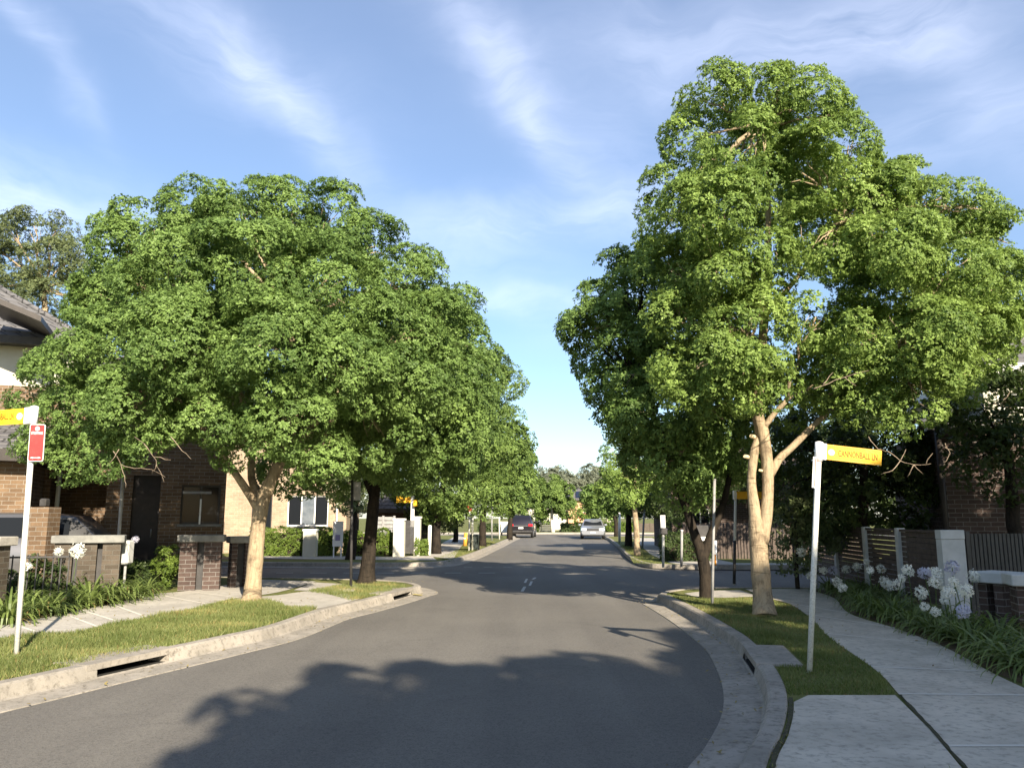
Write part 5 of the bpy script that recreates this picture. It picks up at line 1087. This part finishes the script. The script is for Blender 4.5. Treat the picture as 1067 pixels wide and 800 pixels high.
# small white trailer
D = 66; xa, xb = X(522, D), X(532, D); tr = thing('box_trailer', 'small white box trailer parked beyond the dark car', 'trailer', ((xa + xb) / 2, D, 0))
mb = MB(); mb.bbox(xa, xb, D, D + 1.8, .35, AT(525, 545, D).z, .04); mb.build('box', M['white'], tr)
for x in (xa + .05, xb - .05): mb = MB(); mb.tube([(x - .06, D + .9, .28), (x + .06, D + .9, .28)], .27, 12); mb.build('wheel', M['tyre'], tr)
mb = MB(); mb.tube([((xa + xb) / 2, D + 1.8, .4), ((xa + xb) / 2, D + 2.6, .4)], .04, 6); mb.build('drawbar', M['charcoal'], tr)

# ============================================================ SIGNS AND POSTS
def text_obj(name, body_, h, m, parent, org, ux, uz, width=None, push=.003, halign='LEFT'):
    """flat lettering extruded a hair, baseline-left at org, ux along the text, uz up"""
    cu = bpy.data.curves.new('t', 'FONT'); cu.body = body_; cu.size = 1; cu.extrude = .01; cu.offset = .012; cu.resolution_u = 3
    o = bpy.data.objects.new('t', cu); COL.objects.link(o); bpy.context.view_layer.update()
    me = bpy.data.meshes.new_from_object(o.evaluated_get(bpy.context.evaluated_depsgraph_get())); bpy.data.objects.remove(o)
    co = np.empty(len(me.vertices) * 3, dtype=np.float32); me.vertices.foreach_get('co', co); co = co.reshape(-1, 3)
    x0, x1 = co[:, 0].min(), co[:, 0].max(); y1 = co[:, 1].max(); y0 = co[:, 1].min()
    sy = h / (y1 - y0); sx = (width / (x1 - x0)) if width else sy
    ux, uz = Vector(ux).normalized(), Vector(uz).normalized(); n = ux.cross(uz); off = Vector(parent.location)
    q = parent.parent
    while q: off = off + Vector(q.location); q = q.parent
    for i, v in enumerate(me.vertices): v.co = Vector(org) - off + ux * float((co[i, 0] - x0) * sx) + uz * float((co[i, 1] - y0) * sy) + n * (float(co[i, 2]) * .1 + push)
    me.name = name; me.materials.clear(); me.materials.append(M[m]); o = bpy.data.objects.new(name, me); COL.objects.link(o); o.parent = parent; return o
def quadplate(mb, o, ux, uz, w, h, th=.006, r=.012):
    ux, uz = Vector(ux).normalized(), Vector(uz).normalized(); n = ux.cross(uz); o = Vector(o); pts = []
    for cx, cz, a0 in ((w - r, r, -90), (w - r, h - r, 0), (r, h - r, 90), (r, r, 180)):
        for a in (0, 30, 60, 90): t = R(a0 + a); pts.append((cx + r * math.cos(t), cz + r * math.sin(t)))
    f = [o + ux * x + uz * z + n * th for x, z in pts]; b = [o + ux * x + uz * z - n * th for x, z in pts]
    mb.face(f, uvs=[(0, 0)] * len(f)); mb.face(b[::-1], uvs=[(0, 0)] * len(f))
    for i in range(len(f)): j = (i + 1) % len(f); mb.face([b[i], b[j], f[j], f[i]])
def emblem(parent, c, ux, uz, r):
    ux, uz = Vector(ux).normalized(), Vector(uz).normalized(); n = ux.cross(uz); c = Vector(c)
    def disc(rad, k, half=None, n_=20):
        pts = [c + n * k + ux * rad * math.cos(t) + uz * rad * math.sin(t) for t in np.linspace(0 if half is None else half[0], 2 * math.pi if half is None else half[1], n_ + 1)[: n_ + (half is not None)]]
        return pts
    mb = MB(); mb.face(disc(r, .0075)); e = mb.build('emblem', M['signwhite'], parent)
    mb = MB()
    P = disc(r, .0085); Q = disc(r * .88, .0085)
    for i in range(20): j = (i + 1) % 20; mb.face([Q[i], P[i], P[j], Q[j]])
    mb.face([c + n * .0085 + ux * a * r + uz * b * r for a, b in ((-.8, -.12), (.8, -.12), (.8, .0), (-.8, 0))])
    mb.face([c + n * .0085 + ux * a * r + uz * b * r for a, b in ((-.35, .06), (.35, .06), (.28, .42), (0, .62), (-.28, .42))])
    mb.face([c + n * .0085 + ux * a * r + uz * b * r for a, b in ((-.6, -.42), (.6, -.42), (.65, -.3), (-.65, -.3))])
    mb.build('emblem_lines', M['purple'], e); return e

# right sign: leaning post
b0 = g(843.5, 700); tp = AT(853.5, 461, b0.y); up = (tp - b0).normalized(); hx_ = Vector((up.z, 0, -up.x)); hx_.normalize(); H_ = (tp - b0).length
t = thing('street_sign', 'yellow street name sign on a white post leaning right, in the right grass verge', 'street sign', b0)
mb = MB(); mb.tube([b0 - up * .05, b0 + up * (H_ * .5), b0 + up * H_], [.026, .028, .03], 14); mb.tube([b0 + up * H_, b0 + up * (H_ + .012)], [.031, .02], 14); mb.build('post', M['galv'], t)
def on(a, z, d=0): return b0 + hx_ * a + up * z + Vector((0, d, 0))
ang = Vector((hx_.x * .985, -.17, hx_.z - .028)).normalized()
k = D_ = b0.y / F
bl0 = on(.035, H_ - .165, -.0); W_ = .56; Hh = .155
mb = MB(); mb.tube([on(0, H_ - .19), on(0, H_ + .004)], .040, 12); quadplate(mb, on(.0, H_ - .17), ang, up, .075, .165, .012, .006); mb.build('bracket', M['signwhite'], t)
mb = MB(); quadplate(mb, bl0 + ang * .01, ang, up, W_, Hh, .005, .008); bp = mb.build('blade', M['yellow'], t)
fn = ang.cross(up)
mb = MB()
for z in (.004, Hh - .008): quadplate(mb, bl0 + ang * .014 + up * z + fn * .0062, ang, up, W_ - .008, .004, .0003, .001)
mb.build('blade_edge', M['tread'], bp)
text_obj('lettering', 'CANNONBALL LN', .066, 'ink', bp, bl0 + ang * .155 + up * .045, ang, up, width=.375, push=.0055)
emblem(bp, bl0 + ang * .088 + up * .078, ang, up, .033)
# edge-on parking plate on the left of the same post
sd = Vector((-.44, -.898, 0)).normalized()
mb = MB(); quadplate(mb, on(-.035, H_ - .47, -.02) + sd * .0, sd, up, .15, .31, .006, .012); pp = mb.build('parking_plate', M['red'], t)
mb = MB(); 
for z in (.0, .295): quadplate(mb, on(-.035, H_ - .47 + z, -.02) - sd * .002, sd, up, .154, .016, .009, .004)
quadplate(mb, on(-.035, H_ - .47, -.02) - sd * .002, sd, up, .010, .31, .009, .002); quadplate(mb, on(-.035, H_ - .47, -.02) + sd * .142, sd, up, .012, .31, .009, .002)
mb.build('plate_frame', M['signwhite'], pp)
mb = MB(); 
for z in (.05, .26): mb.tube([on(-.045, H_ - .47 + z), on(0.0, H_ - .47 + z)], .008, 6)
mb.build('clamp', M['greymetal'], t)

# left sign
b0 = g(17, 681.5); tp = AT(36, 424, b0.y); up = (tp - b0).normalized(); hx_ = Vector((up.z, 0, -up.x)).normalized(); H_ = (tp - b0).length
t = thing('street_sign', 'yellow street name sign above a red plate at the left picture edge', 'street sign', b0)
mb = MB(); mb.tube([b0 - up * .05, b0 + up * (H_ * .5), b0 + up * H_], [.028, .03, .032], 14); mb.tube([b0 + up * H_, b0 + up * (H_ + .015)], [.033, .02], 14); mb.build('post', M['galv'], t)
ang = Vector((hx_.x * .97, -.22, .035)).normalized()
mb = MB(); mb.tube([on(0, H_ - .2), on(0, H_ + .006)], .044, 12); quadplate(mb, on(0, H_ - .19) - ang * .125, ang, up, .13, .19, .013, .006); mb.build('bracket', M['signwhite'], t)
bl0 = on(0, H_ - .185) - ang * .70
mb = MB(); quadplate(mb, bl0, ang, up, .59, .178, .005, .008); bp = mb.build('blade', M['yellow'], t)
text_obj('lettering', 'CANNONBALL LN', .078, 'ink', bp, bl0 + ang * .03 + up * .058, ang, up, width=.395, push=.0055)
emblem(bp, bl0 + ang * .51 + up * .088, ang, up, .042)
an2 = Vector((hx_.x, .10, 0)).normalized()
c0 = AT(28.8, 480.5, b0.y - .05)
mb = MB(); quadplate(mb, c0, an2, up, .168, .425, .006, .02); rp = mb.build('red_plate', M['signwhite'], t)
mb = MB(); quadplate(mb, c0 + an2 * .006 + up * .006 + an2.cross(up) * .001, an2, up, .156, .413, .006, .018); mb.build('red_face', M['red'], rp)
fo = c0 + an2.cross(up) * .0075
mb = MB(); 
cc = fo + an2 * .084 + up * .375
for i in range(16):
    a0_, a1_ = 2 * math.pi * i / 16, 2 * math.pi * (i + 1) / 16; q = lambda a_, r_0: cc + an2 * r_0 * math.cos(a_) + up * r_0 * math.sin(a_); mb.face([q(a0_, .017), q(a0_, .025), q(a1_, .025), q(a1_, .017)])
mb.build('prohibition_ring', M['signwhite'], rp)
text_obj('lettering', 'NO', .022, 'signwhite', rp, fo + an2 * .066 + up * .364, an2, up, width=.036, push=0)
text_obj('lettering', 'STOPPING', .032, 'signwhite', rp, fo + an2 * .022 + up * .308, an2, up, width=.125, push=0)
text_obj('lettering', '<   >', .022, 'signwhite', rp, fo + an2 * .03 + up * .03, an2, up, width=.11, push=0)
mb = MB(); quadplate(mb, fo + an2 * .045 + up * .038, an2, up, .078, .006, .0006, .002); mb.build('arrow_shaft', M['signwhite'], rp)
mb = MB()
for z in (.08, .36): mb.tube([c0 + an2 * .08 + up * z + Vector((0, .005, 0)), c0 + an2 * .08 + up * z + Vector((0, .05, 0))], .01, 6)
mb.build('clamp', M['greymetal'], t)

def post(label, base, top, r, m='galv', parts=(), name='sign_post', cat='post', group=None):
    t = thing(name, label, cat, base, group); mb = MB(); mb.tube([Vector(base) - Vector((0, 0, .03)), Vector(base).lerp(Vector(top), .5), top], [r, r, r * .96], 10); mb.build('post', M[m], t)
    for nm, mm, fn in parts: mb = MB(); fn(mb); mb.build(nm, M[mm], t)
    return t
# far-left corner street sign
b0 = g(428.5, 577.5); D = b0.y; k = D / F
z1, z0_ = AT(420, 517, D).z, AT(420, 523.5, D).z
post('white corner post with yellow street name sign across the left side street', b0, AT(430, 512, D), .045, 'galv', [
    ('blade', 'yellow', lambda q: q.box(X(412.5, D), X(428, D), D - .012, D + .012, z0_, z1)), ('rear_blade', 'yellow', lambda q: q.box(X(431.5, D), X(434.5, D), D - .3, D + .02, z0_ - .13, z1 - .16)),
    ('bracket', 'signwhite', lambda q: q.bbox(X(428, D), X(431.6, D), D - .07, D + .07, AT(430, 560, D).z, z1 + .02, .01)),
    ('lettering', 'ink', lambda q: [q.box(X(415 + i * 1.5, D), X(415.9 + i * 1.5, D), D - .016, D - .0125, z0_ + .07, z1 - .07) for i in range(8)])], name='street_sign', cat='street sign')
b0 = g(447, 578.5); D = b0.y; post('short white bollard beside the far left footpath', b0, AT(448, 548, D), .075, 'galv', [('cap', 'signwhite', lambda q: q.tube([AT(448, 548.4, D), AT(448, 547, D)], [.078, .05], 10))], name='bollard', cat='bollard')
b0 = g(488.5, 573.5); D = b0.y
post('tall white post with small red plate behind the wheelie bin', b0, AT(489.5, 523, D), .04, 'galv', [('red_plate', 'red', lambda q: q.bbox(X(486.6, D), X(491.6, D), D - .06, D - .045, AT(489, 532.5, D).z, AT(489, 521.5, D).z, .003))])
post('cream post standing just right of the small red plate', (b0.x + .14, D + .3, GZ), AT(492.3, 530, D + .3), .05, 'cream')
b0 = g(484.5, 568.5); D = b0.y; post('yellow hydrant marker post left of the wheelie bin', b0, AT(485.5, 555, D), .1, 'orange', [('band', 'signwhite', lambda q: q.tube([(b0.x, D, .5), (b0.x, D, .56)], .104, 10))], name='marker_post', cat='marker')
bb = g(493.5, 573); D = bb.y; wb = thing('wheelie_bin', 'dark wheelie bin on the far left verge', 'bin', bb); zt_ = AT(493, 556.5, D).z; w0 = .2; w1 = .235
def taper(q, x, y, a0, a1, z0, z1, dd=1.1):
    lo = [(x - a0, y - a0 * dd, z0), (x + a0, y - a0 * dd, z0), (x + a0, y + a0 * dd, z0), (x - a0, y + a0 * dd, z0)]; hi = [(x - a1, y - a1 * dd, z1), (x + a1, y - a1 * dd, z1), (x + a1, y + a1 * dd, z1), (x - a1, y + a1 * dd, z1)]
    for i in range(4): j = (i + 1) % 4; q.face([lo[i], lo[j], hi[j], hi[i]])
    q.face(hi); q.face(lo[::-1])
mb = MB(); taper(mb, bb.x, D, w0, w1, GZ + .04, zt_ - .06); mb.build('body', M['bin'], wb)
mb = MB(); taper(mb, bb.x, D, w1 + .02, w1 - .03, zt_ - .058, zt_); mb.build('lid', M['bin'], wb)
for s in (-1, 1): mb = MB(); mb.tube([(bb.x + s * .2, D + .2, GZ + .1), (bb.x + s * .26, D + .2, GZ + .1)], .1, 12); mb.build('wheel', M['tyre'], wb)
mb = MB(); mb.tube([(bb.x - .2, D + .3, zt_ - .08), (bb.x + .2, D + .3, zt_ - .08)], .018, 6); mb.build('handle', M['bin'], wb)
for (x, y0, y1, yb, lab, red) in ((512.5, 528, 557, 563, 'plain grey pole near the dark parked car', 0), (520.3, 531, 557, 562, 'pole with small red sign near the dark parked car', 1)):
    b0 = g(x, yb); D = b0.y; parts = []
    if red: parts = [('red_plate', 'red', lambda q, D=D: q.bbox(X(517, D), X(521.5, D), D - .08, D - .06, AT(519, 529, D).z, AT(519, 523.5, D).z, .004))]
    post(lab, b0, AT(x, y0, D), .045, 'galv' if red else 'greymetal', parts)
# dark post by left tree
b0 = g(365.6, 611.5); D = b0.y; post('thin dark post beside the dark leaning trunk', b0, AT(367, 500, D), .03, 'charcoal', [('plate', 'greymetal', lambda q: q.box(b0.x - .02, b0.x + .14, D + .031, D + .037, 2.0, 2.4))])
# right side
b0 = g(691, 590); D = b0.y
post('white-based post carrying a pale board across the right lane', b0, AT(691, 537, D), .04, 'galv', [('board', 'pier', lambda q: q.bbox(X(687.6, D), X(693, D), D - .06, D - .042, AT(690, 550, D).z, AT(690, 536.5, D).z, .004)), ('meter_box', 'charcoal', lambda q: q.bbox(X(687, D), X(694.5, D), D - .09, D + .09, AT(690, 556.5, D).z, AT(690, 550.3, D).z, .01))])
b0 = g(710, 589); D = b0.y; post('slim grey post standing between the white post and the dark trunk', b0, AT(710.5, 553, D), .04, 'greymetal', [('cap', 'signwhite', lambda q: q.tube([AT(710.5, 553.2, D), AT(710.5, 552, D)], .045, 8))])
b0 = g(742, 628.5); D = b0.y; post('tall dark pole immediately right of the dark trunk', b0, AT(744.5, 500, D), .026, 'greymetal', [('cap', 'greymetal', lambda q: q.tube([AT(744.5, 500.5, D), AT(744.5, 499, D)], .03, 8))], name='pole')
b0 = g(745.5, 590.5); D = b0.y; post('short orange and white marker post on the lane corner', b0, AT(745.5, 563, D), .045, 'signwhite', [('orange_band', 'orange', lambda q: q.tube([(b0.x, D, .2), (b0.x, D, .52)], .048, 10))], name='marker_post', cat='marker')
b0 = g(765, 608); D = b0.y; zz = AT(770, 512, D).z
post('lane sign post with yellow name blade partly behind the tan trunk', b0, AT(766.5, 513, D), .032, 'galv', [('lower_sleeve', 'charcoal', lambda q: q.tube([b0, AT(765.6, 563, D)], .035, 10)), ('blade', 'yellow', lambda q: q.box(X(768, D), X(795, D), D - .01, D + .01, zz - .17, zz)), ('bracket', 'signwhite', lambda q: q.bbox(X(765, D), X(768.2, D), D - .04, D + .04, zz - .18, zz + .02, .005))], name='street_sign', cat='street sign')
b0 = g(672, 566); D = 40; post('leaning grey pole right of the pale sapling trunk', (X(668.5, D), D, GZ), AT(671.5, 530, D), .05, 'greymetal', name='pole', parts=[('cap', 'greymetal', lambda q: q.tube([AT(671.5, 530.3, 40), AT(671.6, 529, 40)], .055, 8))])
D = 47; post('pale pole beyond the silver car on the far right verge', (X(645, D), D, GZ), AT(645.5, 535, D), .075, 'galv', name='pole', parts=[('cap', 'signwhite', lambda q: q.tube([AT(645.5, 535.3, 47), AT(645.5, 534, 47)], .08, 8))])
D = 20.5; post('grey-green pole standing in the garden behind the slatted fence', (X(941, D), D, GZ), AT(940, 500, D), .05, 'greymetal', name='pole', parts=[('cap', 'greymetal', lambda q: q.tube([AT(940, 500.3, 20.5), AT(940, 499, 20.5)], .055, 8))])
D = 21.5; post('dark slim pole behind the bright garden shrub', (X(825, D), D, GZ), AT(825, 535, D), .03, 'charcoal', name='pole', parts=[('cap', 'charcoal', lambda q: q.tube([AT(825, 535.3, 21.5), AT(825, 534, 21.5)], .035, 8))])

# ============================================================ LIGHT
SUN_AZ = math.atan2(.37, -.93); SUN_EL = R(27)          # azimuth clockwise from +Y
sun = bpy.data.lights.new('sun', 'SUN'); sun.energy = 5.0; sun.angle = R(.55); sun.color = (1, .875, .70)
so = bpy.data.objects.new('sun', sun); COL.objects.link(so)
d = Vector((math.sin(SUN_AZ) * math.cos(SUN_EL), math.cos(SUN_AZ) * math.cos(SUN_EL), math.sin(SUN_EL)))
so.rotation_euler = d.to_track_quat('Z', 'Y').to_euler(); so.location = d * 60
w = bpy.data.worlds.new('World'); scene.world = w; w.use_nodes = True; nt = w.node_tree; bg = nt.nodes['Background']
sky = nt.nodes.new('ShaderNodeTexSky'); sky.sky_type = 'NISHITA'; sky.sun_disc = False; sky.sun_elevation = SUN_EL; sky.sun_rotation = SUN_AZ
sky.altitude = 50; sky.air_density = 1.0; sky.dust_density = .6; sky.ozone_density = 2.5
tc = nt.nodes.new('ShaderNodeTexCoord'); sep = nt.nodes.new('ShaderNodeSeparateXYZ'); L(nt, tc.outputs['Generated'], sep.inputs[0])
def mth(op, a, b=None, c=None):
    n = nt.nodes.new('ShaderNodeMath'); n.operation = op
    for i, v in enumerate((a, b, c)):
        if v is None: continue
        if isinstance(v, (int, float)): n.inputs[i].default_value = v
        else: L(nt, v, n.inputs[i])
    return n.outputs[0]
hs_ = nt.nodes.new('ShaderNodeHueSaturation'); hs_.inputs['Saturation'].default_value = 1.16; L(nt, sky.outputs[0], hs_.inputs['Color'])
az = mth('ARCTAN2', sep.outputs[0], sep.outputs[1]); el = mth('ARCSINE', sep.outputs[2])
cmb = nt.nodes.new('ShaderNodeCombineXYZ'); L(nt, az, cmb.inputs[0]); L(nt, el, cmb.inputs[1])
warp = nt.nodes.new('ShaderNodeTexNoise'); warp.inputs['Scale'].default_value = 6; warp.inputs['Detail'].default_value = 4; L(nt, cmb.outputs[0], warp.inputs['Vector'])
wv = nt.nodes.new('ShaderNodeVectorMath'); wv.operation = 'MULTIPLY_ADD'; L(nt, warp.outputs['Color'], wv.inputs[0]); wv.inputs[1].default_value = (.11, .11, 0); wv.inputs[2].default_value = (-.055, -.055, 0)
wa = nt.nodes.new('ShaderNodeVectorMath'); wa.operation = 'ADD'; L(nt, cmb.outputs[0], wa.inputs[0]); L(nt, wv.outputs[0], wa.inputs[1])
tot = None
def azel(px, py): d_ = ray(px, py).normalized(); return math.atan2(d_.x, d_.y), math.asin(d_.z)
for (cx_, cy_, an_, sl, ss_, am) in ((300, 95, 36, 105, 20, .75), (225, 45, 12, 110, 30, .5), (545, 100, 52, 105, 22, .75), (500, 40, 30, 70, 26, .4), (690, 45, 10, 90, 30, .45), (900, 30, -6, 170, 40, .7), (1020, 90, 60, 90, 26, .4), (570, 232, -10, 140, 20, .75), (450, 255, 8, 90, 26, .4),
                                     (40, 212, 6, 110, 30, 1.1), (545, 308, 6, 80, 13, .65), (25, 25, 42, 70, 10, .55), (640, 150, 40, 90, 30, .25), (620, 330, 0, 60, 30, .3), (950, 160, -10, 120, 26, .5)):
    a0_, e0_ = azel(cx_, cy_); sc2 = 1 / F; t = R(-an_)
    m_ = nt.nodes.new('ShaderNodeMapping'); m_.vector_type = 'TEXTURE'; m_.inputs['Location'].default_value = (a0_, e0_, 0); m_.inputs['Rotation'].default_value = (0, 0, t); m_.inputs['Scale'].default_value = (sl * sc2, ss_ * sc2, 1)
    L(nt, wa.outputs[0], m_.inputs[0]); ln_ = nt.nodes.new('ShaderNodeVectorMath'); ln_.operation = 'DOT_PRODUCT'; L(nt, m_.outputs[0], ln_.inputs[0]); L(nt, m_.outputs[0], ln_.inputs[1])
    g_ = mth('MULTIPLY', mth('POWER', 2.718, mth('MULTIPLY', ln_.outputs['Value'], -.6)), am)
    m2_ = nt.nodes.new('ShaderNodeMapping'); m2_.inputs['Rotation'].default_value = (0, 0, -t); m2_.inputs['Scale'].default_value = (5, 22, 1); L(nt, wa.outputs[0], m2_.inputs[0])
    g_ = mth('MULTIPLY', g_, ramp(nt, noise(nt, 1.0, 5, .6, m2_.outputs[0], .5), [(.33, (.25, .25, .25)), (.68, (1, 1, 1))]))
    tot = g_ if tot is None else mth('ADD', tot, g_)
cl = mth('MINIMUM', mth('ADD', mth('MULTIPLY', tot, .29), .11), .6)
sc_ = mix(nt, cl, hs_.outputs[0], (9.6, 9.9, 11.6))
L(nt, sc_, bg.inputs['Color']); bg.inputs['Strength'].default_value = .071
vs = scene.view_settings; vs.view_transform = 'Standard'; vs.look = 'None'; vs.exposure = 1.42; vs.gamma = 1; vs.use_curve_mapping = False
scene.cycles.max_bounces = 6; scene.cycles.transparent_max_bounces = 4; scene.cycles.use_denoising = True
